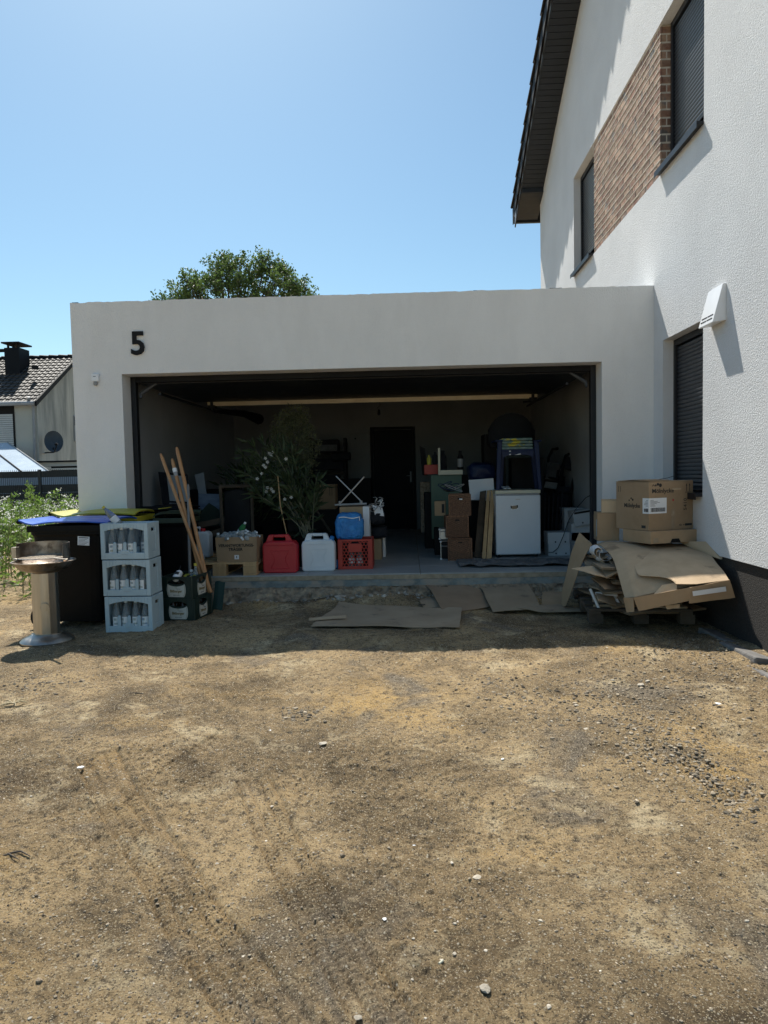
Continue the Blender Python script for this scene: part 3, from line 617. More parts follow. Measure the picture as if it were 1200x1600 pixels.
# roof of the house: verge soffit boards, barge board, tiles
rf = thing('house_roof', 'dark tiled house roof with anthracite soffit boards under its verge', 'roof', (0, 0, 0))
OV = .39; sl_ = math.atan(.513)
def zs_(y): return zr(y)
sb = None; y = 5.72; 
bd = MB()
bd.box(XH-OV, XH+.02, -.046, .046, 0, .012)
sb = bd.build('soffit_board', M_SOFF, rf, .002); k = 0
while y > -4.9:
    a = -sl_ if y > PE else sl_
    if k == 0: sb.location = (0, y, zs_(y)); sb.rotation_euler = (a, 0, 0)
    else: piece(sb, rf, (0, y, zs_(y)), (a, 0, 0))
    y -= .098*math.cos(sl_); k += 1
# box at the eave
MB().box(XH-OV, XH+.02, 5.775, 5.80, zs_(5.78)-.07, zs_(5.78)+.05).build('eave_box_face', M_SOFF, rf)
for k in range(8):
    yy = 5.85+k*.088; piece(sb, rf, (0, yy, zs_(5.78)-.07-(yy-5.8)*.33), (-math.atan(.33), 0, 0), None)
ye = 6.56
MB().box(XH-OV, XH+7, ye-.02, ye, zs_(5.78)-.34, zs_(ye)+.16).build('eave_fascia', M_ANTHR, rf)
g_ = MB()
g_.tube([(XH-OV-.02, ye+.06, zs_(ye)+.14), (XH+7, ye+.06, zs_(ye)+.14)], .07, 12).build('gutter', M_ANTHR, rf)
def slope_box(x0, x1, ya, yb, zo0, zo1, m, name):    # slab following the roof slope, offsets measured from the soffit line
    s = MB(); s.add([(x0, ya, zs_(ya)+zo0), (x1, ya, zs_(ya)+zo0), (x1, yb, zs_(yb)+zo0), (x0, yb, zs_(yb)+zo0), (x0, ya, zs_(ya)+zo1), (x1, ya, zs_(ya)+zo1), (x1, yb, zs_(yb)+zo1), (x0, yb, zs_(yb)+zo1)],
        [(0, 1, 2, 3), (4, 5, 6, 7), (0, 1, 5, 4), (1, 2, 6, 5), (2, 3, 7, 6), (3, 0, 4, 7)]); return s.build(name, m, rf)
M_FLASH = mat('grey_flashing', (.30, .33, .36), (.38, .41, .44), 3, .45)
slope_box(XH-OV-.012, XH-OV-.002, PE, ye, -.01, .235, M_FLASH, 'barge_flashing'); slope_box(XH-OV-.012, XH-OV-.002, YN, PE, -.01, .235, M_FLASH, 'barge_flashing')
slope_box(XH-OV-.016, XH-OV+.004, PE, ye, -.02, .012, M_ANTHR, 'barge_drip_edge')
slope_box(XH-OV, XH+7, PE, ye+.06, .20, .24, M_BLACK, 'roof_deck'); slope_box(XH-OV, XH+7, YN-.2, PE, .20, .24, M_BLACK, 'roof_deck')
# verge tiles: stepped, each with a hanging side flange
Lt = .36; A_ = Matrix.Rotation(-sl_+.10, 4, 'X')
M_TEDGE = mat('tile_edge_highlight', (.06, .052, .048), (.08, .07, .065), 4, .35)
vt = MB(); vt.add([A_ @ Vector(p) for p in ((-.078, -Lt*.6, .015), (.3, -Lt*.6, .015), (.3, Lt*.6, .015), (-.088, Lt*.6, .015), (-.078, -Lt*.6, .060), (.3, -Lt*.6, .060), (.3, Lt*.6, .060), (-.088, Lt*.6, .060))], [(0, 1, 2, 3), (4, 5, 6, 7), (0, 1, 5, 4), (1, 2, 6, 5), (2, 3, 7, 6), (3, 0, 4, 7)]); vto = vt.build('verge_tile', M_BLACK, rf, .003)
ve = MB(); ve.tube([A_ @ Vector((-.079, -Lt*.58, .035)), A_ @ Vector((-.090, Lt*.60, .035))], .009, 5); veo = ve.build('edge_highlight', M_TEDGE, rf)  # paler tube along each verge tile, a highlight painted as geometry
vf = MB(); t_ = math.tan(sl_); P = [(-Lt*.58, .155), (Lt*.52, -.010), (Lt*.54, .28), (-Lt*.58, .28)]
vs = [(x-(.018 if y > 0 else 0.0), y, z-y*t_-.27) for x in (-.044, -.030) for y, z in P]
vf.add(vs, [(0, 1, 2, 3), (7, 6, 5, 4), (0, 1, 5, 4), (1, 2, 6, 5), (2, 3, 7, 6), (3, 0, 4, 7)]); vfo = vf.build('verge_flange', M_BLACK, rf); k = 0; y = ye-.24
while y > PE+.1:
    loc = (XH-OV, y, zs_(y)+.265)
    if k == 0: vto.location = loc; vfo.location = loc; veo.location = loc
    else: piece(vto, rf, loc); piece(vfo, rf, loc); piece(veo, rf, loc)
    y -= Lt*math.cos(sl_)*.98; k += 1
# tiled surface of the slope (seen only from other sides)
tl = []; 
for r_ in range(17):
    y1 = ye+.1-r_*.34; y0 = y1-.36
    if y0 < PE: break
    slope_box(XH-OV+.26, XH+7, max(PE, y0), y1, .25, .285-.0*r_, M_ANTHR, 'tile_course')

# kerb stones by the plinth
for i, (cx, cy, rz, L) in enumerate([(5.425, -1.78, .03, .46), (5.40, -2.27, .10, .48), (5.36, -2.77, .10, .48)]):
    k = thing('kerb_stone', ['grey concrete kerb stone in the shade against the dark plinth, farthest of the row', 'grey concrete kerb stone half in sun beside the dark plinth', 'grey concrete kerb stone nearest the viewer at the right edge'][i], 'kerb stone', (cx, cy, gz(cx, cy)-.045), rz, 'kerb stones along the plinth')
    MB().box(-.07, .08, -L/2, L/2, -.05, .060, T((0, 0, 0), 0, .18, 0)).build('block', M_KERB, k, .014)

# ================================================================== THINGS OUTSIDE, LEFT
# --- column barbecue
bx, by = -.02, -1.72; bz = gz(bx, by)
g = thing('column_barbecue', 'stainless steel column barbecue with round bowl in front of the blue lidded bin', 'barbecue', (bx, by, bz), R(-12))
MB().lathe([(.205, 0), (.208, .012), (.195, .028), (.16, .045), (.125, .060), (.118, .07)], 40).build('foot', M_STEEL, g, smooth=True)
cm = MB(); P8 = []
for a in range(10): P8.append((.102*math.cos(a*2*PI/10), .102*math.sin(a*2*PI/10)))
cm.add([(x, y, z) for z in (.065, .575) for x, y in P8], [tuple(range(10))[::-1], tuple(range(10, 20))]+[(i, (i+1) % 10, (i+1) % 10+10, i+10) for i in range(10)])
col = cm.build('column', M_STEEL, g, .004)
dm = MB(); dm.tube([(.062, -.088, .30), (.070, -.100, .30)], .034, 20); dm.build('air_control_disc', M_STEEL, col, smooth=True)
MB().lathe([(.10, .575), (.12, .580), (.185, .604), (.217, .640), (.232, .662), (.246, .665), (.246, .671), (.232, .671), (.210, .650), (.175, .620), (.10, .598), (.01, .595)], 44).build('bowl', M_STEELD, g, smooth=True)
# wind shield: curved sheet round the back, open to the front
ws = [[(.225*math.cos(R(a)), .225*math.sin(R(a)), z) for z in (.672, .735, .80)] for a in range(-168, 30, -0+9)]
ws = [[(.200*math.cos(R(a)), .200*math.sin(R(a)), z) for z in (.666, .74, .815)] for a in range(-5, 216, 9)]
MB().sheet(ws, .002).build('wind_shield', M_STEELD, g, smooth=True)
gr = MB(); gr.tube([(.192*math.cos(a*PI/16), .192*math.sin(a*PI/16), .70) for a in range(33)], .004, 6)
for k in range(-8, 9):
    h = math.sqrt(max(0, .192**2-(k*.022)**2)); gr.tube([(k*.022, -h, .70), (k*.022, h, .70)], .0022, 5)
go = gr.build('grill_grate', M_STEEL, g); MB().box(.185, .385, -.010, .010, .698, .706, T((0, 0, 0), 0, 0, R(-25))).build('grate_handle', M_STEEL, go, .002)
MB().box(-.250, -.215, -.06, .02, .668, .690).build('bowl_handle', M_STEEL, g, .004)
MB().box(-.215, -.175, -.10, -.05, .70, .79, T((0, 0, 0), 0, 0, .1)).build('shield_tab', M_STEEL, g)

# --- wheelie bins
def wheelie(name, label, lidm, loc, rz, W=.58, L=.72, H=1.0, group='wheelie bins by the garage', slabm=None):
    b = thing(name, label, 'waste bin', loc, rz, group)
    bod = MB(); prof = [(.78, .80, .06), (.86, .90, .45), (.94, .97, .84), (1.0, 1.0, .86), (1.0, 1.0, .93), (.97, .97, .93)]
    vs = []; N = 24
    def rr(sx, sy, z):
        o = []
        for k in range(N):
            a = 2*PI*(k+.5)/N; c, s = math.cos(a), math.sin(a); e = .22
            o.append((sx*L/2*math.copysign(abs(c)**e, c), sy*W/2*math.copysign(abs(s)**e, s), z*H))
        return o
    for sx, sy, z in prof: vs += rr(sx, sy, z)
    fs = [tuple(range(N))[::-1]]+[(i*N+k, i*N+(k+1) % N, (i+1)*N+(k+1) % N, (i+1)*N+k) for i in range(len(prof)-1) for k in range(N)]+[tuple((len(prof)-1)*N+k for k in range(N))]
    bod.add(vs, fs); bo = bod.build('body', M_BIN, b, .004)
    l = MB(); a = L/2
    ld = []; nx, ny = 12, 10; G = []
    for i in range(nx+1):
        u = i/nx; row = []
        for j in range(ny+1):
            v_ = j/ny*2-1; x = -a-.075+u*(L+.115); zz = .935*H+.060*math.sin(min(1, max(0, (u-.10)/.35))*PI/2)*(1-.45*abs(v_)**4)-.03*max(0, u-.75)*4*.5
            if u < .10: zz += .018+.35*(.10-u)
            if .28 < u < .85 and .25 < abs(v_) < .62: zz -= .010
            row.append((x, v_*(W/2+.012), zz))
        G.append(row)
    l.sheet(G[::-1], .012); lo = l.build('lid', lidm, b, smooth=True)
    sk = MB(); sk.box(-a+.005, a+.045, -W/2-.018, -W/2-.006, .885*H, .940*H+.002); sk.box(-a+.005, a+.045, W/2+.006, W/2+.018, .885*H, .935*H+.002); sk.box(a+.034, a+.046, -W/2-.006, W/2+.006, .885*H, .935*H+.002)
    sk.build('lid_skirt', M_BIN if lidm in (M_BLUE,) else lidm, lo, .003)
    MB().tube([(-a-.075, -W/2-.01, .978*H), (-a-.075, W/2+.01, .978*H)], .020, 10).build('handle_bar', M_BIN, b)
    for s in (-1, 1): MB().tube([(-a+.07, s*(W/2-.09), .10), (-a+.07, s*(W/2-.03), .10)], .10, 20).build('wheel', M_BLACK, b, .004)
    return b
b1 = wheelie('wheelie_bin', 'black wheelie bin with a bright blue lid and a white sticker, behind the steel barbecue', M_BLUE, (-.075, -.90, gz(-.08, -.9)), R(-3))
st = thing
sk_ = MB().box(-.055, .055, -.002, 0, -.04, .04, T((0, 0, 0), 0, R(4))).build('sticker', M_PAPER, b1); sk_.location = (.165, -.287, .80)
pr_ = MB()
for k in range(6): pr_.box(-.045, .045-.015*(k % 3), -.0032, -.0022, .026-.012*k, .0285-.012*k+(.004 if k == 0 else 0), T((0, 0, 0), 0, R(4)))
pr_.build('sticker_print', M_INK, sk_)
b2 = wheelie('wheelie_bin', 'wheelie bin with a yellow lid standing behind the blue lidded one against the garage', M_YEL, (-.10, -.305, gz(-.1, -.4)), R(2), W=.55, H=1.035)
MB().box(.0, .03, -.06, -.02, 1.0, 1.045).build('lid_hook', M_YEL, b2)
b3 = wheelie('wheelie_bin', 'dark bin with an olive green lid in the shade behind the beer crates', M_GREENL, (.605, -.20, gz(.8, -.3)), R(-90), W=.33, L=.34, H=.97)
MB().box(-.16, .17, -.14, -.115, 1.000, 1.006).build('yellow_strap', M_YELC, b3)
b4 = wheelie('wheelie_bin', 'plain black bin wedged behind the pale blue crates at the garage corner', M_BIN, (.34, .42, 0), R(88), W=.42, L=.50, H=.74)

# --- pale blue bottle crates, three high
def arch(n=10, w=.30, h=.028): return [(-w/2+w*i/n, h*math.sin(PI*i/n)) for i in range(n+1)]
CW, CD, CH = .418, .27, .321
def blue_crate(label, loc, rz, seed, rows=4):
    c = thing('bottle_crate', label, 'bottle crate', loc, rz, 'stack of pale blue bottle crates')
    th_ = .022; w, d = CW/2, CD/2; m = MB()
    def panel(T_, half, m_=None):      # framed panel with window and arched top, three upright fingers
        ww = half-.035; z0, z1 = .055, .245
        m.box(-half, -ww, 0, th_, 0, CH-.01, T_); m.box(ww, half, 0, th_, 0, CH-.01, T_); m.box(-ww, ww, 0, th_, 0, z0, T_)
        a = arch(12, 2*ww, .028); poly = [(x, z1+z) for x, z in a]+[(ww, CH-.01), (-ww, CH-.01)]
        for i in range(12): m.prism([(a[i][0], z1+a[i][1]), (a[i+1][0], z1+a[i+1][1]), (a[i+1][0], CH-.01), (a[i][0], CH-.01)], th_, T_)
        bump_ = [( -ww, z0), (-ww+.03, z0+.0), (-.05, z0+.006), (-.03, z0+.022), (.03, z0+.022), (.05, z0+.006), (ww, z0)]
        m.prism([( -.05, z0-.001), (.05, z0-.001), (.03, z0+.022), (-.03, z0+.022)], th_, T_)
        k = 3 if half > .19 else 1
        for i in range(k):
            x = (i-(k-1)/2)*.088; m.box(x-.014, x+.014, .002, th_-.004, z0, z0+.082, T_); m.lathe([(.014, 0), (.011, .008), (.004, .013)], 10, tuple((T_ @ Vector((x, th_/2, z0+.080)))), 1, 1)
    panel(T((0, -d, 0)), w); m.build('front_panel', M_CRATE, c, .003); m = MB(); panel(T((0, d, 0), 0, 0, PI), w); m.build('back_panel', M_CRATE, c, .003)
    for s in (-1, 1):          # side panels: closed with a recessed field and a slot
        m2 = MB(); x0, x1 = (w-th_, w) if s > 0 else (-w, -w+th_)
        xi0, xi1 = (w-.012, w-.004) if s > 0 else (-w+.004, -w+.012)
        m2.box(x0, x1, -d+th_, -d+.085, 0, CH-.01); m2.box(x0, x1, d-.085, d-th_, 0, CH-.01); m2.box(x0, x1, -d+.085, d-.085, 0, .06); m2.box(x0, x1, -d+.085, d-.085, .265, CH-.01)
        m2.box(xi0, xi1, -d+.085, d-.085, .06, .235); m2.build('side_wall', M_CRATE, c, .004)
    MB().box(-w+th_, w-th_, -d+th_, d-th_, .004, .014).build('bottom', M_CRATE, c)
    dv = MB()
    for i in (-1, 0, 1): dv.box(i*.087-.002, i*.087+.002, -d+th_, d-th_, .014, .10)
    dv.box(-w+th_, w-th_, -.002, .002, .014, .10); dv.build('divider', M_CRATE, c)
    text('crate_mark', 'Mineral', .018, M_STEELD, c, (0, -d-.001, .032), ext=.0005) if False else None
    em = MB(); em.tube([(-.028, -d-.0006, .040), (.028, -d-.0006, .040)], .0015, 4); em.lathe([(.004, 0), (.004, .001)], 8, (0, -d-.001, .028)); em.build('moulded_mark', M_GREYP, c)
    rr = random.Random(seed)
    bp = MB().lathe([(.036, 0), (.039, .004), (.039, .12), (.037, .135), (.030, .175), (.019, .215), (.0135, .238), (.014, .252)], 16)
    bo = bp.build('bottle', M_GLASSB, None, smooth=True)
    return c, bo
BOT = None
def bottle_group(parent_loc, rz, label, grp, seed, cols=4, rowsn=3, z0=.016, missing=(), cap=None, lab=True):
    """one bottle with label and cap, copied into the compartments of a crate"""
    global BOT
    rr = random.Random(seed); base_label = label; Rm = Matrix.Translation(Vector(parent_loc)) @ Matrix.Rotation(rz, 4, 'Z')
    for i in range(cols):
        for j in range(rowsn):
            if (i, j) in missing: continue
            label = base_label+', %s from the left in the %s row' % (['first', 'second', 'third', 'fourth'][i], ['front', 'middle', 'back'][j])
            x = (i-(cols-1)/2)*.087; y = -CD/2+.056+j*.079
            p = Rm @ Vector((x, y, z0)); rzz = rz+rr.uniform(-.5, .5)
            if BOT is None:
                t = thing('water_bottle', label, 'bottle', p, rzz, grp)
                MB().lathe([(.034, 0), (.039, .005), (.0395, .12), (.0375, .135), (.030, .175), (.019, .215), (.0135, .238), (.014, .252)], 16).build('bottle_body', M_GLASSB, t, smooth=True)
                lb = MB(); G = [[(.0402*math.sin(R(a)), -.0402*math.cos(R(a)), z) for z in (.035, .062, .09, .118)] for a in range(-48, 49, 12)]; lb.sheet(G, .0006); lb.build('label', M_PAPER, t)
                pt = MB(); G = [[(.0409*math.sin(R(a)), -.0409*math.cos(R(a)), z) for z in (.050, .066)] for a in range(-30, 31, 12)]; pt.sheet(G, .0004)
                G = [[(.0409*math.sin(R(a)), -.0409*math.cos(R(a)), z) for z in (.085, .105)] for a in range(-34, 10, 11)]; pt.sheet(G, .0004); pt.build('label_print', mat('label_blue_grey', (.22, .32, .45), (.5, .5, .35), 60, .6), t)
                MB().lathe([(.0155, .238), (.0155, .256), (.013, .258)], 14).build('cap', M_NATURE, t, smooth=True)
                BOT = t
            else:
                t = dup(BOT); t.location = p; t.rotation_euler = (0, 0, rzz); t['label'] = label; t['group'] = grp
def _build_crates():
    cx, cy = .550, -1.285; z = gz(cx, cy-.1)-.004; rz = R(-1)
    for k in range(3):
        lab = ['pale blue bottle crate at the bottom of the stack of three', 'pale blue bottle crate in the middle of the stack of three', 'pale blue bottle crate on top of the stack of three'][k]
        c, bo = blue_crate(lab, (cx-.008*k, cy+.004*k, z+k*(CH-.002)), rz, k); bpy.data.objects.remove(bo)
        bottle_group((cx-.008*k, cy+.004*k, z+k*(CH-.002)), rz, ['clear bottle in the bottom blue crate', 'clear bottle in the middle blue crate', 'clear bottle in the top blue crate'][k],
            ['bottles in the bottom blue crate', 'bottles in the middle blue crate', 'bottles in the top blue crate'][k], k, missing=((3, 0),) if k == 2 else ())
    return cx, cy, z+3*(CH-.002)
ccx, ccy, ccz = _build_crates()
lb = thing('leaning_bottle', 'clear bottle with a yellow cap lying tilted on top of the blue crate stack', 'bottle', (.42, ccy+.06, ccz-.03)); lb.rotation_euler = (R(10), R(-38), 0)
MB().lathe([(.03, 0), (.033, .01), (.033, .10), (.024, .15), (.012, .18), (.012, .195)], 14).build('bottle_body', M_GLASSB, lb, smooth=True)
MB().lathe([(.014, .193), (.014, .212)], 10).build('cap', M_YELC, lb); MB().lathe([(.0337, .03), (.0337, .09)], 14, cap=False).build('label', M_PAPER, lb)
# --- green beer crates with a cream oval label
BW, BD, BH = .315, .40, .205
def beer_crate(label, loc, rz):
    c = thing('beer_crate', label, 'beer crate', loc, rz, 'green beer crates stacked in two')
    w, d, th_ = BW/2, BD/2, .014; m = MB()
    def side(T_, half):
        a = arch(12, .17, .030); zt = .150
        m.box(-half, -.085, 0, th_, 0, BH, T_); m.box(.085, half, 0, th_, 0, BH, T_)
        for i in range(12):       # grip hole: a lens between two arcs
            xa, xb = a[i][0], a[i+1][0]
            m.prism([(xa, 0), (xb, 0), (xb, zt-a[i+1][1]*.55), (xa, zt-a[i][1]*.55)], th_, T_)
            m.prism([(xa, zt+.006+a[i][1]*.8), (xb, zt+.006+a[i+1][1]*.8), (xb, BH), (xa, BH)], th_, T_)
    side(T((0, -d, 0)), w); side(T((0, d, 0), 0, 0, PI), w); side(T((w, 0, 0), 0, 0, PI/2), d-th_); side(T((-w, 0, 0), 0, 0, -PI/2), d-th_)
    m.build('shell', M_GREEND, c, .003); MB().box(-w+th_, w-th_, -d+th_, d-th_, .003, .012).build('bottom', M_GREEND, c)
    cr = MB()
    for sx in (-1, 1):
        for sy in (-1, 1): cr.tube([(sx*(w-.004), sy*(d-.004), 0), (sx*(w-.004), sy*(d-.004), BH)], .011, 10)
    cr.build('corner_post', M_GREEND, c, smooth=True)
    for T_, nm in ((T((0, -d-.0015, 0)), 0), (T((w+.0015, 0, 0), 0, 0, PI/2), 1)):
        pl = []
        for a_ in range(-60, 61, 10): pl.append((.048+.045*math.cos(R(a_)), .080+.062*math.sin(R(a_))/.866*1.0))
        right = [(.060+.033*math.cos(R(a_)), .086+.075*math.sin(R(a_))) for a_ in range(-64, 51, 12)]
        top_ = [(x, .150-.014-.030*.55*math.sin(PI*(x+.085)/.17)+.0-.004) for x in [.06-.012*k for k in range(11)]]
        left = [(-x, z) for x, z in right[::-1]]
        poly = right+top_+left; poly = [p for i, p in enumerate(poly) if i == 0 or (abs(p[0]-poly[i-1][0])+abs(p[1]-poly[i-1][1])) > 1e-4]
        lo = MB(); lo.prism(poly, .001, T_); l_ = lo.build('oval_label', M_LABEL, c)
        e = MB()
        for sgn in (-1, 1): e.tube([T_ @ Vector((sgn*(.052+.033*math.cos(R(a_))), -.001, .086+.072*math.sin(R(a_)))) for a_ in range(-58, 45, 12)], .0014, 4)
        e.build('gold_edge', M_GOLD, l_)
        q = T_ @ Vector((-.002, -.0015, .072)); text('lettering', 'Bitburger', .034, M_GOLD, l_, q, (PI/2, 0, 0 if nm == 0 else PI/2), .0006, .0011, sx=.92)
        q = T_ @ Vector((.022, -.0015, .094)); text('small_lettering', 'Premium', .011, M_NAVY, l_, q, (PI/2, 0, 0 if nm == 0 else PI/2), .0004, 0, shear=.3)
        q = T_ @ Vector((0, -.0015, .036)); text('small_lettering', 'Bitte ein Bit', .013, M_NAVY, l_, q, (PI/2, 0, 0 if nm == 0 else PI/2), .0004, 0, shear=.3)
        ec = MB(); ec.tube([T_ @ Vector((.008*math.cos(R(a_))-.002, -.001, .110+.008*math.sin(R(a_)))) for a_ in range(0, 361, 30)], .0013, 4); ec.build('crest', M_GOLD, l_)
    return c
kx, ky = .880, -.835; kz = gz(kx, ky-.1)
for k in range(2):
    beer_crate(['green beer crate at the bottom of the pair beside the pale blue crates', 'green beer crate on top, bottles standing out of it'][k], (kx-.006*k, ky, kz+k*BH), R(-7-2*k))
    for i in range(3):
        for j in range(4):
            if k == 1 and (i, j) in ((0, 0), (1, 0), (0, 1)): continue
            p = Vector((kx-.09+i*.09, ky-.14+j*.092, kz+k*BH+.014))
            if i == 0 and j == 0 and k == 0:
                bt = thing('beer_bottle', 'brown beer bottle inside the lower green crate', 'bottle', p, 0, 'brown bottles in the lower green crate')
                MB().lathe([(.028, 0), (.030, .004), (.030, .105), (.024, .135), (.0135, .165), (.0125, .178)], 12).build('bottle_body', M_BROWNB, bt, smooth=True)
                MB().lathe([(.0135, .172), (.0135, .184)], 10).build('cap', M_YELC, bt); BEER = bt
            else:
                t = dup(BEER); t.location = p
                if k == 1: t['label'] = 'small bottle inside the upper green beer crate'; t['group'] = 'bottles in the upper green crate'
for n_, (px, py, h, mm, cm_, lab) in enumerate([(305, 880, .27, M_GLASSB, M_YELC, 'tall clear bottle with a yellow cap standing in the upper green crate'), (299, 890, .25, M_GLASSB, M_NATURE, 'clear bottle with a white cap standing in the upper green crate'),
        (291, 897, .235, M_GREENB, M_YELC, 'short bottle with a yellow neck in the upper green crate')]):
    c = at(px, py, y=ky-.02+.03*n_); t = thing('upright_bottle', lab, 'bottle', (c.x, c.y, kz+BH+.014)); h = c.z-t.location.z
    MB().lathe([(.028, 0), (.031, .005), (.031, h*.55), (.024, h*.68), (.013, h*.85), (.012, h*.94)], 14).build('bottle_body', mm, t, smooth=True); MB().lathe([(.0145, h*.92), (.0145, h)], 12).build('cap', cm_, t)
c = at(277, 900, y=ky-.10); t = thing('white_mug_bottle', 'white printed bottle lying on its side on the upper green crate', 'bottle', (c.x, c.y, c.z)); t.rotation_euler = (R(-65), R(12), 0)
MB().lathe([(.006, -.065), (.030, -.055), (.034, -.03), (.034, .045), (.028, .06)], 16).build('container', M_PAPER, t, smooth=True); MB().tube([(0, 0, .06), (-.02, .0, .11), (-.03, 0, .17)], .004, 6).build('cord', M_CABLE, t)
MB().box(-.02, .015, -.0352, -.0335, -.02, .02).build('print', M_INK, t)
# green dust pan and clear sheet
t = thing('green_shovel', 'dark green plastic shovel blade leaning beside the beer crates', 'shovel', (1.085, -.48, gz(1.08, -.5)))
MB().sheet([[(-.06+.02*i, .10-.14*j, .26-.26*j+.008*math.sin(i)) for j in (0, .33, .66, 1)] for i in range(6)], .004).build('blade', mat('shovel_green', (.006, .028, .018), (.009, .038, .024), 5, .5), t)

# --- poles leaning
def pole(pa, ya, pb, yb, r, m, label, cat='pole', name='broom_handle', grip=None):
    a = at(*pa, y=ya); b = at(*pb, y=yb); b = b+(b-a)*((b.z-(kz+BH+.016))/(a.z-b.z)); t = thing(name, label, cat, b, 0, 'poles leaning by the garage opening'); d = a-b
    MB().tube([(0, 0, 0), d*.97, d], [r, r, r*.6], 12).build('shaft', m, t, smooth=True)
    if grip: MB().tube([d*grip[0], d*grip[1]], r*1.25, 12).build('collar', M_PAPER, t); MB().tube([d*(grip[0]-.03), d*grip[0]], r*1.15, 12).build('ferrule', M_GREYP, t)
pole((251, 709), -.42, (318, 893), -.74, .016, M_HANDLE, 'wooden pole leaning farthest left, its top tipped towards the pillar')
pole((269, 717), -.40, (315, 905), -.74, .018, M_HANDLE, 'wooden pole with a white band near its top, in the middle', grip=(.895, .925))
pole((276, 699), -.39, (322, 900), -.74, .018, M_HANDLE, 'tallest and rightmost of the leaning wooden poles')
pole((294, 757), -.50, (297, 905), -.74, .015, mat('worn_grey_metal', (.13, .125, .12), (.19, .185, .175), 6, .5), 'grey metal pole standing upright between the wooden ones', name='metal_pole', grip=None)

# ================================================================== CARDBOARD ON THE GROUND
def flat_card(name, px4, label, m, nx=10, ny=8, lift=.012, wob=.014, th_=.005, seed=0, base=-.27, notch=None, grp='cardboard sheets lying on the ground'):
    q = [at(*p, z=base) for p in px4]      # far-left, far-right, near-right, near-left
    cxy = sum((Vector((v.x, v.y)) for v in q), Vector((0, 0)))/4
    t = thing(name, label, 'cardboard', (cxy.x, cxy.y, gz(cxy.x, cxy.y)), 0, grp); G = []
    for i in range(nx+1):
        row = []
        for j in range(ny+1):
            u, v_ = i/nx, j/ny; p = (q[0]*(1-u)+q[1]*u)*(1-v_)+(q[3]*(1-u)+q[2]*u)*v_
            dx = .010*mnoise.noise(Vector((u*6, v_*6, seed))) if i in (0, nx) or j in (0, ny) else 0
            z = gz(p.x, p.y)+lift+wob*(1+mnoise.noise(Vector((p.x*3, p.y*3, seed))))*(.4+.9*max(abs(u-.5), abs(v_-.5))*2)
            z = max(z, (-.118 if False else -1)); row.append((p.x-t.location.x+dx, p.y-t.location.y+dx, z-t.location.z))
        G.append(row)
    MB().sheet([r[::-1] for r in G], th_).build('sheet', m, t, smooth=True); return t
c1 = flat_card('cardboard_sheet', [(530, 951), (722, 958), (718, 988), (486, 984)], 'large grey brown cardboard sheet lying flat nearest the viewer', M_CARDG, seed=1)
p = at(515, 974, z=-.25); fp = MB().sheet([[(-.16+.32*u, -.03+.05*v_+.15*u*.7, .012+.02*math.sin(v_*3)) for v_ in (0, .5, 1)] for u in (0, .5, 1)], .004).build('torn_flap', M_CARDG, c1, loc=(p.x-c1.location.x-.02, p.y-c1.location.y, p.z+.02-c1.location.z))
def foot_card(px4, z4, label, m, seed, name='cardboard_sheet', ex=None):
    q = [at(*p, z=z) for p, z in zip(px4, z4)]
    c = sum(q, Vector())/4; t = thing(name, label, 'cardboard', c, 0, 'cardboard sheets lying on the ground'); G = []
    for i in range(11):
        row = []
        for j in range(9):
            u, v_ = i/10, j/8; p = (q[0]*(1-u)+q[1]*u)*(1-v_)+(q[3]*(1-u)+q[2]*u)*v_
            e = .012*mnoise.noise(Vector((p.x*9, p.y*9, seed))) if i in (0, 10) or j in (0, 8) else 0
            row.append(p-c+Vector((e, e, .010*mnoise.noise(Vector((p.x*4, p.y*4, seed)))+.025*math.sin(v_*PI))))
        G.append(row)
    MB().sheet([r[::-1] for r in G], .005).build('sheet', m, t, smooth=True); return t, q, c
t, q, c = foot_card([(660, 908), (728, 902), (771, 946), (695, 960)], (-.10, -.09, -.245, -.25), 'brown cardboard sheet with black holes sloping off the broken step, overlapping its neighbours', mat('brown_cardboard_dark', (.25, .175, .11), (.32, .23, .15), 3, .85, .2, 60), 3)
for (px, py) in ((726, 911), (668, 945), (660, 948)):
    a = at(px, py, z=-.115 if py < 930 else -.235); MB().box(-.026, .026, -.008, .008, -.002, .004, T((0, 0, 0), 0, 0, .25)).build('hand_hole', M_INK, t, loc=a-c+Vector((0, -.01, .022)))
foot_card([(652, 938), (690, 930), (700, 948), (662, 951)], (-.22, -.20, -.235, -.245), 'small brown cardboard flap between the two larger sheets', M_CARDG, 5)
foot_card([(744, 908), (820, 906), (845, 950), (770, 956)], (-.11, -.10, -.25, -.255), 'grey brown cardboard sheet sloping off the step, middle of the row', M_CARDG, 7)
foot_card([(762, 950), (850, 944), (918, 955), (840, 956)], (-.262, -.262, -.262, -.262), 'thin dark cardboard sheet under the edge of the leaning board', M_CARDG, 9)
foot_card([(848, 918), (884, 920), (880, 947), (846, 946)], (-.18, -.18, -.25, -.25), 'small brown cardboard piece at the foot of the standing board', M_CARD, 11)
# tall leaning board
t = thing('leaning_cardboard', 'tall torn brown cardboard board leaning on the left of the cardboard pile', 'cardboard', at(895, 945, z=-.25))
L = [(905, 832), (893, 862), (885, 895), (878, 925), (876, 948)]; Rr = [(925, 850), (914, 868), (903, 893), (893, 922), (883, 947)]
G = []
for k in range(5):
    ya = -.52-.05*k*0; row = []
    for j in range(6):
        u = j/5; px = L[k][0]*(1-u)+Rr[k][0]*u; py = L[k][1]*(1-u)+Rr[k][1]*u; p = at(px, py, y=-.62-.20*u+.03*math.sin(k*2+u)); row.append(p-t.location)
    G.append(row)
MB().sheet(G, .006).build('sheet', M_CARD, t, smooth=True)

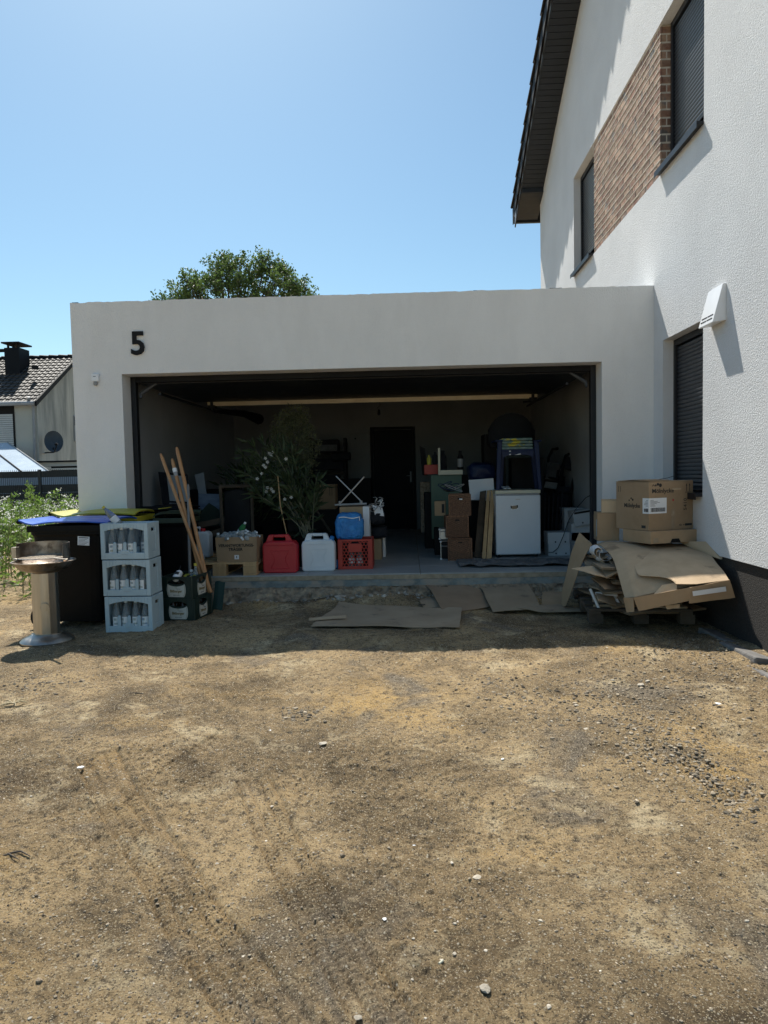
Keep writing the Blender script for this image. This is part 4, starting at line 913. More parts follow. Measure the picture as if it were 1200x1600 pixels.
# --- the pile by the house wall
plx, ply = 5.02, -1.22
t = thing('wooden_pallet', 'dark weathered wooden pallet under the cardboard pile', 'pallet', (4.98, -.90, gz(5, -1.2)+.03), R(-6))
for k in range(5): MB().box(-.42, .42, -.56+k*.25, -.46+k*.25, .105, .125).build('top_board', M_WOODO, t, .002)
for k in range(3): MB().box(-.42+k*.37, -.32+k*.37, -.56, .54, .08, .104).build('stringer', M_WOODO, t, .002)
for k in range(3): 
    for j in range(3): MB().box(-.42+k*.37, -.30+k*.37, -.55+j*.49, -.43+j*.49, .0, .079).build('block', M_WOODO, t, .003)
pz = gz(5, -1.2)+.13
rr = random.Random(5)
for k in range(17):
    w_, d_ = rr.uniform(.55, .80), rr.uniform(.6, .95); z = pz+k*.0265
    dx = rr.uniform(-.05, .05)-.02; rz = rr.uniform(-.25, .25); ti = rr.uniform(-.03, .03); L_ = rr.uniform(-.04, .02)
    o = thing('folded_carton', 'flattened cardboard carton in the pile, layer %s from the ground' % ['first', 'second', 'third', 'fourth', 'fifth', 'sixth', 'seventh', 'eighth', 'ninth', 'tenth', 'eleventh', 'twelfth', 'thirteenth', 'fourteenth', 'fifteenth', 'sixteenth', 'seventeenth'][k], 'cardboard', (plx+dx+.03, ply+.18+.06*rr.random(), z), rz, 'flattened cartons in the pile')
    G = [[(-w_/2+w_*i/6, -d_/2+d_*j/6, .010*math.sin(i*1.3+k)+(-.05*max(0, (1-i/1.5)) if rr.random() < .2 else 0)) for j in range(7)] for i in range(7)]
    mm = [M_CARD, M_CARDL, M_CARDG, M_CARD][k % 4]
    MB().sheet([r[::-1] for r in G], .005).build('upper_sheet', mm, o, smooth=True)
    MB().sheet([[(x+rr.uniform(-.004, .004), y, z-.010) for x, y, z in r][::-1] for r in G], .005).build('lower_sheet', mm, o, smooth=True)
# crumpled strips sticking out on the left side
for k, (pa, pb, pc, pd, lab) in enumerate([((893, 888), (960, 884), (962, 902), (930, 900), 'pale cardboard flap jutting out of the left side of the pile, upper'), ((925, 903), (962, 900), (966, 917), (945, 922), 'bent cardboard flap jutting out of the left side of the pile, middle'),
        ((930, 925), (962, 922), (968, 944), (935, 940), 'white edged board jutting out near the bottom left of the pile')]):
    q = [at(*pa, y=-1.25), at(*pb, y=-1.1), at(*pc, y=-1.35), at(*pd, y=-1.6)]; o = thing('cardboard_flap', lab, 'cardboard', q[0], 0, 'flaps sticking out of the pile')
    G = [[((q[0]*(1-u)+q[1]*u)*(1-v_)+(q[3]*(1-u)+q[2]*u)*v_)-q[0]+Vector((0, 0, .012*math.sin(3*u+2*v_))) for v_ in (0, .25, .5, .75, 1)] for u in (0, .25, .5, .75, 1)]
    MB().sheet([r[::-1] for r in G], .006).build('sheet', [M_CARDL, M_CARD, M_CARDL][k], o, smooth=True)
o = thing('white_foam_edge', 'white foam corner strip standing under the left side of the pile', 'foam strip', at(928, 950, y=-1.3))
for k, (a, b) in enumerate([((922, 920), (936, 951)), ((960, 930), (968, 945)), ((930, 927), (965, 930))]): q0 = at(*a, y=-1.3)-o.location; q1 = at(*b, y=-1.35)-o.location; MB().tube([q0, q1], .012, 6).build('strip', M_PAPER, o)
# rolled, curled paper at the upper left of the pile
o = thing('curled_packing_paper', 'curled torn white packing paper at the upper left of the pile', 'paper', at(938, 862, y=-1.1))
for k in range(5):
    rr = random.Random(k+3); G = []
    for i in range(9):
        a = i/8*PI*1.5+k; G.append([(.03*k-.05+.045*math.cos(a)+.012*i*.3, -.08+.16*j, .045*math.sin(a)-.02*k+.015*math.sin(j*3+k)) for j in (0, .5, 1)])
    MB().sheet(G, .002).build('curl', M_CARDL if k % 2 else M_PAPER, o, smooth=True)
# big arched sheet on the pile
def arched(name, label, rows, m, cat='cardboard', th_=.006, grp=None, seed=0):
    pts = [[at(px, py, y=y) for px, py, y in r] for r in rows]; c = pts[0][0].copy(); o = thing(name, label, cat, c, 0, grp)
    # refine bilinearly with smoothing
    def refine(P):
        Q = []
        for r in P:
            q = []
            for a, b in zip(r[:-1], r[1:]): q += [a, (a+b)/2]
            Q.append(q+[r[-1]])
        Z = []
        for a, b in zip(Q[:-1], Q[1:]): Z += [a, [(x+y)/2 for x, y in zip(a, b)]]
        return Z+[Q[-1]]
    P = refine(refine(pts)); a, b = len(P), len(P[0])
    for it in range(2):
        N2 = [[v.copy() for v in r] for r in P]
        for i in range(a):
            for j in range(b):
                ns = [P[k][l] for k, l in ((i-1, j), (i+1, j)) if 0 <= k < a and 0 <= l < b]
                if 0 < i < a-1: N2[i][j] = P[i][j]*.5+sum(ns, Vector())/len(ns)*.5
        P = N2
    P = [[v-c+Vector((0, 0, .005*mnoise.noise(v*5+Vector((seed, 0, 0))))) for v in r] for r in P]
    MB().sheet(P, th_).build('sheet', m, o, smooth=True); return o
# rows run from the back edge over the top and down the front
arched('arched_cardboard', 'wide light brown cardboard sheet arched over the pile, its left edge curling down', [
    [(925, 852, -.70), (945, 846, -.75), (985, 846, -.75), (1030, 848, -.75), (1066, 850, -.75)],
    [(938, 850, -1.0), (960, 850, -1.05), (1000, 850, -1.05), (1045, 851, -1.05), (1090, 850, -1.0)],
    [(958, 870, -1.35), (975, 868, -1.40), (1010, 868, -1.42), (1050, 868, -1.42), (1105, 868, -1.36)],
    [(968, 905, -1.62), (985, 900, -1.68), (1020, 896, -1.70), (1052, 892, -1.72), (1120, 884, -1.68)],
    [(976, 934, -1.74), (992, 933, -1.84), (1030, 925, -1.86), (1052, 921, -1.88), (1128, 902, -1.86)]], mat('tan_cardboard', (.42, .305, .19), (.51, .375, .24), 5, .82, .2, 50, c3=(.26, .19, .12), s3=4, b3=(.58, .66)), seed=2)
arched('arched_cardboard', 'creased upper cardboard sheet with a torn notch, its front right part in bright sun', [
    [(985, 848, -.72), (1020, 848, -.74), (1060, 850, -.74), (1100, 851, -.72)],
    [(988, 866, -1.36), (1025, 862, -1.38), (1064, 862, -1.38), (1107, 862, -1.34)],
    [(993, 890, -1.62), (1032, 886, -1.66), (1074, 884, -1.68), (1120, 880, -1.62)],
    [(998, 901, -1.74), (1042, 897, -1.80), (1080, 900, -1.86), (1131, 893, -1.80)],
    [(1052, 901, -1.83), (1056, 912, -1.94), (1088, 912, -1.96), (1139, 906, -1.92)]], mat('tan_cardboard_b', (.46, .335, .21), (.55, .405, .26), 5, .82, .2, 50, c3=(.31, .225, .145), s3=3, b3=(.6, .68)), seed=6)
o = thing('front_flap_carton', 'brown carton side hanging down the front of the pile with a printed white strip', 'cardboard', at(1060, 930, y=-1.95))
def quadpart(name, q4, m, par, th_=.005, nx=6, ny=3, wob=.004):
    q = [at(px, py, y=y)-par.location for px, py, y in q4]
    G = [[(q[0]*(1-i/nx)+q[1]*i/nx)*(1-j/ny)+(q[3]*(1-i/nx)+q[2]*i/nx)*j/ny+Vector((0, wob*math.sin(i*1.7+j), 0)) for j in range(ny+1)] for i in range(nx+1)]
    return MB().sheet([r[::-1] for r in G], th_).build(name, m, par, smooth=True)
quadpart('front_side', [(990, 934, -1.90), (1078, 918, -1.97), (1080, 938, -1.96), (998, 955, -1.89)], M_CARD, o)
quadpart('front_side', [(1078, 918, -1.975), (1140, 906, -1.93), (1149, 934, -1.90), (1077, 943, -1.965)], M_CARD, o)
quadpart('corner_side', [(974, 934, -1.80), (989, 934, -1.87), (991, 956, -1.87), (979, 957, -1.80)], M_CARD, o)
quadpart('tucked_end', [(1040, 946, -1.86), (1062, 944, -1.86), (1062, 950, -1.86), (1042, 952, -1.86)], M_CARDL, o)
pst = quadpart('printed_strip', [(1082, 924, -1.986), (1134, 916.5, -1.955), (1135, 924, -1.952), (1083, 931.5, -1.985)], M_PAPER, o, .001, wob=0)
quadpart('strip_print', [(1100, 924, -1.990), (1116, 921.5, -1.980), (1116.5, 926, -1.980), (1100.5, 929, -1.990)], M_INK, pst, .0005, 2, 1, 0)
quadpart('strip_mark', [(1128, 918.3, -1.962), (1134, 917.5, -1.959), (1134, 923, -1.958), (1128.5, 924, -1.960)], M_INK, pst, .0005, 2, 1, 0)
o = thing('torn_cardboard_scrap', 'torn cardboard tongue under the notch, catching the sun', 'cardboard', at(1040, 925, y=-1.9)); quadpart('scrap', [(1035, 914, -1.885), (1058, 910, -1.90), (1057, 923, -1.925), (1021, 929, -1.90)], M_CARDL, o)
o = thing('grey_carton_lid', 'bent grey carton flap sticking out behind the pile against the white wall', 'cardboard', at(1115, 860, y=-1.55)); quadpart('flap', [(1103, 848, -1.30), (1108, 842, -1.32), (1130, 868, -1.62), (1127, 874, -1.60)], M_CARDG, o)
quadpart('flap', [(1060, 846, -1.0), (1104, 846, -1.30), (1127, 874, -1.60), (1100, 866, -1.3)], M_CARDL, o)

# --- boxes on top of the pile
def carton(name, label, loc, rz, w, d, h, m, flaps=True, grp=None, tape=True):
    o = thing(name, label, 'cardboard box', loc, rz, grp)
    b = MB(); b.box(-w/2, w/2, -d/2, d/2, 0, h); b.build('box_body', m, o, .004)
    if flaps:
        for s in (-1, 1): MB().box(-w/2+.002, w/2-.002, min(s*d/2, s*.003), max(s*d/2, s*.003), h+.001, h+.006).build('flap', m, o)
    return o
bxp = at(1014, 830, y=-1.22); zb_ = .468
mol = carton('printed_carton', 'large brown carton with white shipping label, on top of the cardboard pile', (0, 0, 0), R(24), .50, .42, .425, M_CARD, False)
Mr = Matrix.Rotation(R(24), 4, 'Z'); off = Mr @ Vector((-.25, -.21, 0)); mol.location = (bxp.x-off.x, bxp.y-off.y, bxp.z)
mw, md, mh = .25, .21, .425
fl_ = MB().box(-mw, mw, -md, md, mh+.001, mh+.006).build('flap', M_CARD, mol)
MB().sheet([[(-mw-.01+.25*u, -md+.02+.36*v_, mh+.012+.006*math.sin(4*v_)) for v_ in (0, .5, 1)] for u in (0, .5, 1)][::-1], .004).build('flap', M_CARD, mol)
MB().tube([(-.10, -.10, mh+.012), (.02, -.14, mh+.03), (.10, -.15, mh+.05)], .0025, 5).build('stalk', M_CABLE, mol)
def onf(name, s, size, x, z, off=.001, face='f', rot=0, sx=1.25, m=M_INK):
    if face == 'f': return text(name, s, size, m, mol, (x*1.27, -md-.0012, z), (PI/2, rot, 0), .0005, off, sx=sx)
    return text(name, s, size, m, mol, (-mw-.0012, -x, z), (PI/2, 0, -PI/2), .0005, off, sx=sx)
onf('lettering', 'Mölnlycke', .052, -.075, .345, .0010, sx=1.15); onf('lettering', 'Mölnlycke', .052, .0, .215, .0010, 'l', sx=.95)
lg = MB()
for (x, z, r_) in ((-.175, .395, .0085), (-.152, .404, .0125), (-.124, .395, .016)): lg.tube([(x, -md-.0005, z), (x, -md-.0018, z)], r_, 18)
lg.tube([(-.215, -md-.001, .388), (-.202, -md-.001, .402), (-.190, -md-.001, .390), (-.175, -md-.001, .395)], .003, 4); lg.build('logo', M_INK, mol)
l2 = MB()
for (y, z, r_) in ((-.04, .268, .010), (-.06, .280, .008), (-.085, .262, .007)): l2.tube([(-mw-.0005, -y-.05, z), (-mw-.0018, -y-.05, z)], r_, 16)
l2.build('logo', M_INK, mol)
for x in (.172, .208):
    a = MB(); a.box(x-.0025, x+.0025, -md-.0015, -md-.0005, .335, .388); a.prism([(x-.008, .385), (x+.008, .385), (x, .405)], .001, T((0, -md-.0015, 0))); a.build('arrow', M_INK, mol)
MB().box(.155, .226, -md-.0015, -md-.0005, .325, .329).build('arrow_bar', M_INK, mol)
for y in (.15, .175):
    a = MB(); a.box(-mw-.0015, -mw-.0005, y-.002, y+.002, .335, .388); a.build('arrow', M_INK, mol)
MB().box(.01, .11, -md-.0013, -md-.0005, .352, .366).build('hand_hole', M_CARDL, mol)
hh = MB().box(.01, .11, -md-.0018, -md-.0012, .361, .368).build('hand_hole_shadow_edge', M_CARDG, mol)
sl2 = MB(); sl2.box(-mw-.002, -.055, -md-.002, -md-.0003, .150, .285); sl2.build('shipping_label', M_PAPER, mol); MB().box(-mw-.002, -mw-.0003, -md-.001, -md+.075, .150, .285).build('shipping_label', M_PAPER, mol)
pp = MB(); rb = random.Random(2); x = -.232
while x < -.07: w_ = rb.choice((.0012, .002, .0032)); pp.box(x, x+w_, -md-.0028, -md-.0021, .165, .200); x += w_+rb.choice((.0015, .0025))
for k in range(6): pp.box(-.236, -.236+rb.uniform(.03, .11), -md-.0028, -md-.0021, .215+.010*k, .218+.010*k)
x = -md+.006
while x < -md+.06: w_ = rb.choice((.0012, .002, .0032)); pp.box(-mw-.0028, -mw-.0021, x, x+w_, .165, .195); x += w_+rb.choice((.0015, .0025))
for k in range(5): pp.box(-mw-.0028, -mw-.0021, -md+.01, -md+.01+rb.uniform(.02, .05), .215+.012*k, .218+.012*k)
pp.build('barcode_print', M_INK, mol)
onf('handwriting', '5410', .05, .125, .22, 0, rot=-PI/2, sx=1.1); onf('small_print', 'O  +', .024, .095, .038, .0005); MB().box(.155, .235, -md-.0015, -md-.0005, .030, .050).build('print_block', M_INK, mol); MB().box(-mw-.0015, -mw-.0005, -.17, -.12, .022, .046).build('print_block', M_INK, mol)
MB().tube([(.02, -md-.0004, .262), (.02, -md-.0012, .262)], .010, 7).build('red_mark', M_RED, mol)
MB().box(.0, .035, -md-.0012, -md-.0004, .0, .18).build('packing_tape', mat('packing_tape', (.30, .22, .14), (.36, .27, .18), 8, .25), mol)
fb = at(1009, 850, y=-1.24); fbx = thing('flat_carton', 'flat brown carton with a half round cut-out, directly under the large printed carton', 'cardboard box', (fb.x+.155, fb.y+.22, fb.z), R(20))
MB().box(-.20, .30, -.19, .19, 0, .108).build('box_body', M_CARD, fbx, .003); c_ = MB(); c_.prism([(-.055, 0), (.055, 0), (.035, .035), (-.035, .035)], .002, T((.06, -.1925, .002))); c_.build('cut_out', M_BLACK, fbx)
MB().box(-.17, -.12, -.192, -.1905, .01, .05).build('print_block', M_CARDG, fbx)
for nm, (px, py, y, w_, d_, h_, rz_), lab, mm in (('small_carton', (952, 845, -.72, .20, .22, .26, -6), 'tall brown carton standing left of the large printed carton, blue tape on its side', M_CARD), ):
    p = at(px, py, y=y); o = carton(nm, lab, (p.x, p.y+.1, p.z), R(rz_), w_, d_, h_, mm); MB().box(-w_/2-.0015, -w_/2, -.08, -.05, .04, .2).build('blue_tape', M_CRATE, o)
p = at(957, 802, y=-.72); carton('small_carton', 'small closed brown carton resting on the tall one, left of the printed carton', (p.x, p.y+.1, p.z+.006), R(-14), .15, .20, .115, M_CARDL)

# ================================================================== THINGS IN THE GARAGE
def boxthing(name, label, cat, px4, y, d, m, rz=0, z0=None, bevel=.003, part='box_body', grp=None):
    a, b, c, e = rect(*px4, y)
    if z0 is not None: c = z0
    o = thing(name, label, cat, ((a+b)/2, y+d/2, c), rz, grp); MB().box(-(b-a)/2, (b-a)/2, -d/2, d/2, 0, e-c).build(part, m, o, bevel)
    return o, (b-a)/2, d/2, e-c
# pallet + box of bottles
pal = thing('wooden_pallet', 'light wooden pallet on the garage floor under the box of empty bottles', 'pallet', (.96, .50, .0), 0)
for k in range(5): MB().box(-.40, .40, -.48+k*.215, -.38+k*.215, .122, .144).build('top_board', M_WOOD, pal, .002)
for k in range(3): MB().box(-.40+k*.3275, -.255+k*.3275, -.48, .48, .100, .1215).build('stringer', M_WOOD, pal, .002)
for k in range(3): MB().box(-.40+k*.3275, -.255+k*.3275, -.48, -.38, .022, .0995).build('block', M_WOOD, pal, .003)
for k in range(3): MB().box(-.40+k*.3275, -.255+k*.3275, -.48, .48, .0, .0215).build('bottom_board', M_WOOD, pal, .002)
a, b, c, e = rect(337, 838, 402, 882, .06); vb = thing('bottle_box', 'open brown cardboard box lettered VERANTWORTUNGS-TRÄGER heaped with empty plastic bottles', 'cardboard box', ((a+b)/2, .06+.16, .145))
hw = (b-a)/2; hh_ = e-.145-.01
bx_ = MB()
bx_.sheet([[(-hw*(1-.05*(1-u)), -.16+.004, u*hh_) for u in (0, .5, 1)], [(hw*(1-.05*(1-u)), -.16+.004, u*hh_) for u in (0, .5, 1)]], .004)
bx_.sheet([[(hw*(1-.05*(1-u)), -.16, u*hh_) for u in (0, 1)], [(hw*(1-.05*(1-u)), .16, u*hh_) for u in (0, 1)]], .004)
bx_.sheet([[(-hw*(1-.05*(1-u)), .16, u*hh_) for u in (0, 1)], [(-hw*(1-.05*(1-u)), -.16, u*hh_) for u in (0, 1)]], .004)
bx_.sheet([[(hw, .16, u*hh_) for u in (0, 1)], [(-hw, .16, u*hh_) for u in (0, 1)]], .004)
bx_.build('box_body', M_CARD, vb)
MB().box(-hw*.93, hw*.93, -.15, .15, .002, hh_*.8).build('inner_filling', M_DARKF, vb)
text('lettering', 'VERANTWORTUNGS-', .044, M_INK, vb, (0, -.1585, hh_*.66), ext=.0008, off=.0012, sx=.88)
text('lettering', 'TRÄGER', .044, M_INK, vb, (-.01, -.1585, hh_*.50), ext=.0008, off=.0012, sx=.92)
pl_ = MB().box(-.024, .024, -.160, -.1588, hh_*.10, hh_*.10+.046).build('print_square', M_PAPER, vb); text('print_mark', 'E', .03, M_INK, pl_, (0, -.1605, hh_*.10+.023), ext=.0005, off=.0008)
rr = random.Random(9); cr_ = None
for k in range(26):
    x = rr.uniform(-hw*.88, hw*.88); y = rr.uniform(-.12, .1); z = .145+hh_*.9+.07*(1-abs(x)/hw)*rr.random()+.01
    o = thing('crushed_bottle', 'crushed clear plastic bottle heaped in the lettered box', 'bottle', (vb.location.x+x, vb.location.y+y, z), 0, 'crushed bottles in the lettered box'); o.rotation_euler = (rr.uniform(.9, 2.0), rr.uniform(-1, 1), rr.uniform(0, 6))
    if k == 0:
        s_ = MB(); P = [(.012, -.08), (.026, -.07), (.030, -.04), (.022, -.02), (.030, .0), (.024, .02), (.030, .04), (.016, .07), (.010, .085)]; s_.lathe(P, 9, sx=1.1, sy=.75); bb_ = s_.build('bottle_body', mat('crushed_plastic', (.40, .44, .44), (.60, .64, .65), 40, .15, .8, 60, trans=.35), o)
        cc_ = MB().lathe([(.012, .083), (.012, .098)], 10).build('cap', M_NATURE, o)
    else:
        q = piece(bb_, o); piece(cc_, o)
o = thing('green_bottle', 'green plastic bottle sticking up out of the middle of the lettered box', 'bottle', at(377, 828, y=.2)); o.rotation_euler = (R(25), R(35), 0)
MB().lathe([(.028, -.09), (.033, -.08), (.033, .03), (.024, .07), (.011, .095)], 14).build('bottle_body', M_GREENB, o, smooth=True); MB().lathe([(.0335, -.05), (.0335, .0)], 14, cap=False).build('label', M_PAPER, o); MB().lathe([(.013, .093), (.013, .11)], 10).build('cap', M_NATURE, o)
o = thing('teal_bottle', 'upright teal bottle at the left corner of the lettered box', 'bottle', at(341, 843, y=.2)); MB().lathe([(.028, -.08), (.032, -.07), (.032, .02), (.014, .05)], 14).build('bottle_body', M_TEAL, o, smooth=True); MB().lathe([(.015, .05), (.015, .072)], 10).build('cap', M_NATURE, o)

# canisters
def canister(label, px4, y, m, capm=None, capside=0, d=.17, z0=0.0):
    a, b, c, e = rect(*px4, y); hw = (b-a)/2; H = e-z0; o = thing('canister', label, 'canister', ((a+b)/2, y+d/2, z0), 0, 'plastic canisters on the threshold')
    def slab(poly): 
        return poly
    zb_ = H*.80; m_ = MB()
    body = [(-hw, .02), (-hw+.02, 0), (hw-.02, 0), (hw, .02), (hw, zb_-.03), (hw*.80, zb_+.015), (hw*.62, zb_+.015), (-hw*.50, zb_+.015), (-hw*.92, zb_+.0), (-hw, zb_-.04)]
    m_.prism(body, d, T((0, -d/2, 0))); bo = m_.build('tank', m, o, .018, smooth=True)
    h_ = MB(); D_ = T((0, -.03, 0)); za_ = zb_+.0; hl, hr = -hw*.42, hw*.30
    h_.prism([(-hw*.86, za_), (hl, za_), (hl, H-.035), (hl+.01, H-.03), (hl+.01, H), (-hw*.62, H), (-hw*.70, H-.012)], .06, D_); h_.prism([(hl+.0101, H-.03), (hr-.0101, H-.03), (hr-.0101, H), (hl+.0101, H)], .06, D_); h_.prism([(hr, za_), (hw*.70, za_), (hw*.52, H-.012), (hw*.44, H), (hr-.01, H), (hr-.01, H-.03), (hr, H-.035)], .06, D_); h_.prism([(hl+.0001, za_-.01), (hr-.0001, za_-.01), (hr-.0001, za_+.012), (hl+.0001, za_+.012)], .06, D_)
    h_.build('handle', m, o, .008, smooth=True)
    em = MB(); w2 = hw*.55
    for p, q in (((-w2, .22), (w2, .22)), ((-w2, .22), (-w2*.6, .15)), ((w2, .22), (w2*.6, .15)), ((-w2*.6, .15), (-w2*.6, .10)), ((w2*.6, .15), (w2*.6, .10)), ((-w2, .03), (w2, .03)), ((-w2, .03), (-w2*.6, .10)), ((w2, .03), (w2*.6, .10)), ((-hw*.85, .28), (hw*.85, .28))):
        em.tube([(p[0], -d/2-.0005, p[1]*H/.41+.02), (q[0], -d/2-.0005, q[1]*H/.41+.02)], .004, 6)
    em.build('embossed_rib', m, o, smooth=True)
    if capm: MB().tube([(capside*hw*.78, -.01, zb_+.0), (capside*hw*.84, -.02, zb_+.045)], .024, 14).build('cap', capm, o, .003)
    return o
canister('bright red plastic canister with a moulded handle on the threshold', (410, 836, 464, 896), .16, M_RED)
canister('milky white plastic canister with a blue cap between the red canister and red crate', (471, 834, 523, 893), .25, M_NATURE, M_BLUEB, 1)
a, b, c, e = rect(291, 823, 327, 881, .42); jc = thing('canister', 'milky white plastic canister with a red cap standing on the pallet behind the poles', 'canister', ((a+b)/2, .50, .145), 0, 'plastic canisters on the threshold')
jm = MB(); hw = (b-a)/2; jm.prism([(-hw, .01), (hw, .01), (hw, .27), (hw-.03, .30), (-hw+.03, .30), (-hw, .27)], .16, T((0, -.08, 0))); jm.build('tank', M_NATURE, jc, .016, smooth=True)
MB().tube([(hw*.35, -.02, .29), (hw*.35, -.02, .335)], .026, 14).build('cap', M_RED, jc, .003); MB().tube([(-.06, 0, .29), (-.05, 0, .34), (.0, 0, .345), (.02, 0, .30)], .014, 10).build('handle', M_NATURE, jc, smooth=True); MB().tube([(hw*.5, -.08, .04), (hw*.5, -.11, .03), (hw*.6, -.12, .0)], .010, 8).build('tap', M_PAPER, jc)

# red lattice crate
a, b, c, e = rect(528, 843, 582, 890, .38); rc = thing('red_crate', 'red plastic lattice crate on the threshold carrying the blue cooler bag', 'crate', ((a+b)/2, .38+.19, 0)); hw = (b-a)/2; H = e; t_ = .014
s_ = MB(); s_.box(-hw, -hw+.05, -.19, -.19+t_, 0, H); s_.box(hw-.05, hw, -.19, -.19+t_, 0, H); s_.box(-hw+.05, hw-.05, -.19, -.19+t_, 0, .035); s_.box(-.075, .075, -.19, -.19+t_, .19, .285); s_.box(-hw+.05, hw-.05, -.19, -.19+t_, H-.022, H); s_.build('shell', M_REDC, rc, .002)
for k, q in enumerate([(-hw, -hw+t_, -.175, .19), (hw-t_, hw, -.175, .19)]): MB().box(*q, 0, H).build('side_wall', M_REDC, rc)
MB().box(-hw+t_, hw-t_, .178, .19, 0, H).build('back_wall', M_REDC, rc); MB().box(-hw+t_, hw-t_, -.17, .17, .004, .012).build('bottom', M_REDC, rc)
MB().box(-hw+.045, hw-.045, -.062, -.060, .02, H-.01).build('dark_liner', M_BLACK, rc)
lt = MB(); p_ = .040
for k in range(-16, 17):      # hexagonal lattice bars
    for j in range(12):
        x = k*p_+(p_/2 if j % 2 else 0); z = .035+j*.034
        for (x1, z1), (x2, z2) in (((x, z), (x, z+.017)), ((x, z+.017), (x+p_/2, z+.034)), ((x, z+.017), (x-p_/2, z+.034))):
            if min(x1, x2) > -hw+.028 and max(x1, x2) < hw-.028 and max(z1, z2) < H-.015 and not (abs(x1) < .05 and z1 > .18): lt.tube([(x1, -.183, z1), (x2, -.183, z2)], .0065, 4, False)
tag(lt.build('lattice', M_REDC, rc), None, None, None, 'stuff')
for k, x in enumerate((-.045, .045)):
    o = thing('bottle_in_crate', ['clear bottle behind the lattice of the red crate, left one', 'clear bottle behind the lattice of the red crate, right one'][k], 'bottle', (rc.location.x+x, rc.location.y-.125, .014)); MB().lathe([(.035, 0), (.037, .01), (.037, .14), (.014, .20), (.013, .24)], 14).build('bottle_body', M_GLASSB, o, smooth=True); MB().lathe([(.0376, .05), (.0376, .11)], 14, cap=False).build('label', M_PAPER, o)
# blue cooler bag
a, b, c, e = rect(523, 801, 567, 846, .50); cbag = thing('cooler_bag', 'crinkled blue cooler bag with a white zip sitting on the red crate', 'bag', ((a+b)/2, .62, e-.0-.315)); hw = (b-a)/2; bm = bmesh.new(); bmesh.ops.create_icosphere(bm, subdivisions=5, radius=1)
for v in bm.verts:
    x, y, z = v.co; ex = .42; f = lambda t: math.copysign(abs(t)**ex, t); p = Vector((f(x)*hw*(.92+.10*(z < .2)), f(y)*.12, .155+f(z)*.155)); nz = mnoise.noise(p*22)*.010+mnoise.noise(p*55)*.005; v.co = p+v.co*nz
me_ = bpy.data.meshes.new('bag_body'); bm.to_mesh(me_); bm.free(); me_.materials.append(M_BLUEB); o = bpy.data.objects.new('bag_body', me_); COL.objects.link(o); o.parent = cbag
MB().sheet([[(-hw*.70+hw*1.5*i/8, -.125-.006*math.sin(i*.4), .255+.008*math.sin(i*.9)), (-hw*.70+hw*1.5*i/8, -.123, .264+.008*math.sin(i*.9))][0:2] for i in range(9)], .003).build('zip', M_PAPER, cbag); MB().box(hw*.76, hw*.80, -.135, -.125, .225, .27).build('zip_tag', M_PAPER, cbag)
MB().sheet([[(hw*.85+.02*math.sin(j), -.09+.04*i, .22-.06*j) for j in range(5)] for i in range(3)], .006).build('side_flap', M_BLUEB, cbag, smooth=True)
o, w_, d_, h_ = boxthing('plain_carton', 'brown carton with a white board against its side, behind the blue cooler bag', 'cardboard box', (531, 792, 567, 838), .80, .30, M_CARD, z0=.30); MB().box(w_+.002, w_+.075, -d_, d_, 0, h_-.0).build('white_board', M_PAPER, o)
MB().box(-w_, w_, -d_, d_, -.30, -.002).build('lower_box', M_DARKF, o)
# folded stand with crossing legs
fs_ = thing('folding_stand', 'small upturned folding stand with crossed grey metal legs on the brown carton', 'folding stand', at(547, 789, y=.85))
q = lambda px, py, y=.85: at(px, py, y=y)-fs_.location
MB().tube([q(523, 789), q(573, 787)], .012, 10).build('top_bar', M_GREYP, fs_); MB().tube([q(532, 786), q(569, 745)], .009, 8).build('leg', M_ALU, fs_); MB().tube([q(566, 785), q(525, 744, .87)], .009, 8).build('leg', M_ALU, fs_); MB().tube([q(531, 790), q(531, 783)], .016, 8).build('hinge', M_GREYP, fs_); MB().tube([q(564, 788), q(564, 782)], .016, 8).build('hinge', M_GREYP, fs_)
# bag with tangle of cables
def lump(name, label, cat, px4, y, d, m, seed, amp=.12, fr=5, ex=.6, part='body'):
    a, b, c, e = rect(*px4, y); o = thing(name, label, cat, ((a+b)/2, y+d/2, c)); bm = bmesh.new(); bmesh.ops.create_icosphere(bm, subdivisions=4, radius=1)
    for v in bm.verts:
        x, yy, z = v.co; f = lambda t: math.copysign(abs(t)**ex, t); k = 1+amp*mnoise.noise(v.co*fr*.4+Vector((seed, 0, 0)))+amp*.5*mnoise.noise(v.co*fr+Vector((seed, 3, 0))); v.co = Vector((f(x)*(b-a)/2*k, f(yy)*d/2*k, (e-c)/2+f(z)*(e-c)/2*k))
    me_ = bpy.data.meshes.new(part); bm.to_mesh(me_); bm.free(); me_.materials.append(m); me_.polygons.foreach_set('use_smooth', [True]*len(me_.polygons)); p = bpy.data.objects.new(part, me_); COL.objects.link(p); p.parent = o; return o
cbx = lump('cable_bag', 'black bag overflowing with grey and white cables beside the folding stand', 'bag', (576, 798, 601, 820), 1.0, .22, M_DARKF, 1)
rr = random.Random(4)
for k in range(9):
    c0 = Vector((rr.uniform(-.07, .07), rr.uniform(-.1, .0), .20+rr.uniform(-.02, .10))); r_ = rr.uniform(.03, .07); ax = Matrix.Rotation(rr.uniform(0, 3), 3, 'Z') @ Matrix.Rotation(rr.uniform(.8, 2), 3, 'X')
    MB().tube([c0+ax @ Vector((r_*math.cos(t_), r_*.7*math.sin(t_), .02*math.sin(3*t_))) for t_ in [i*.45 for i in range(15)]], .0055, 6).build('cable', [M_GREYP, M_PAPER, M_ALU][k % 3], cbx, smooth=True)
MB().sheet([[(-.02, -.11, .12), (-.05, -.10, .24)], [(.09, -.11, .10), (.07, -.1, .20)]], .003).build('paper_sheet', M_PAPER, cbx)
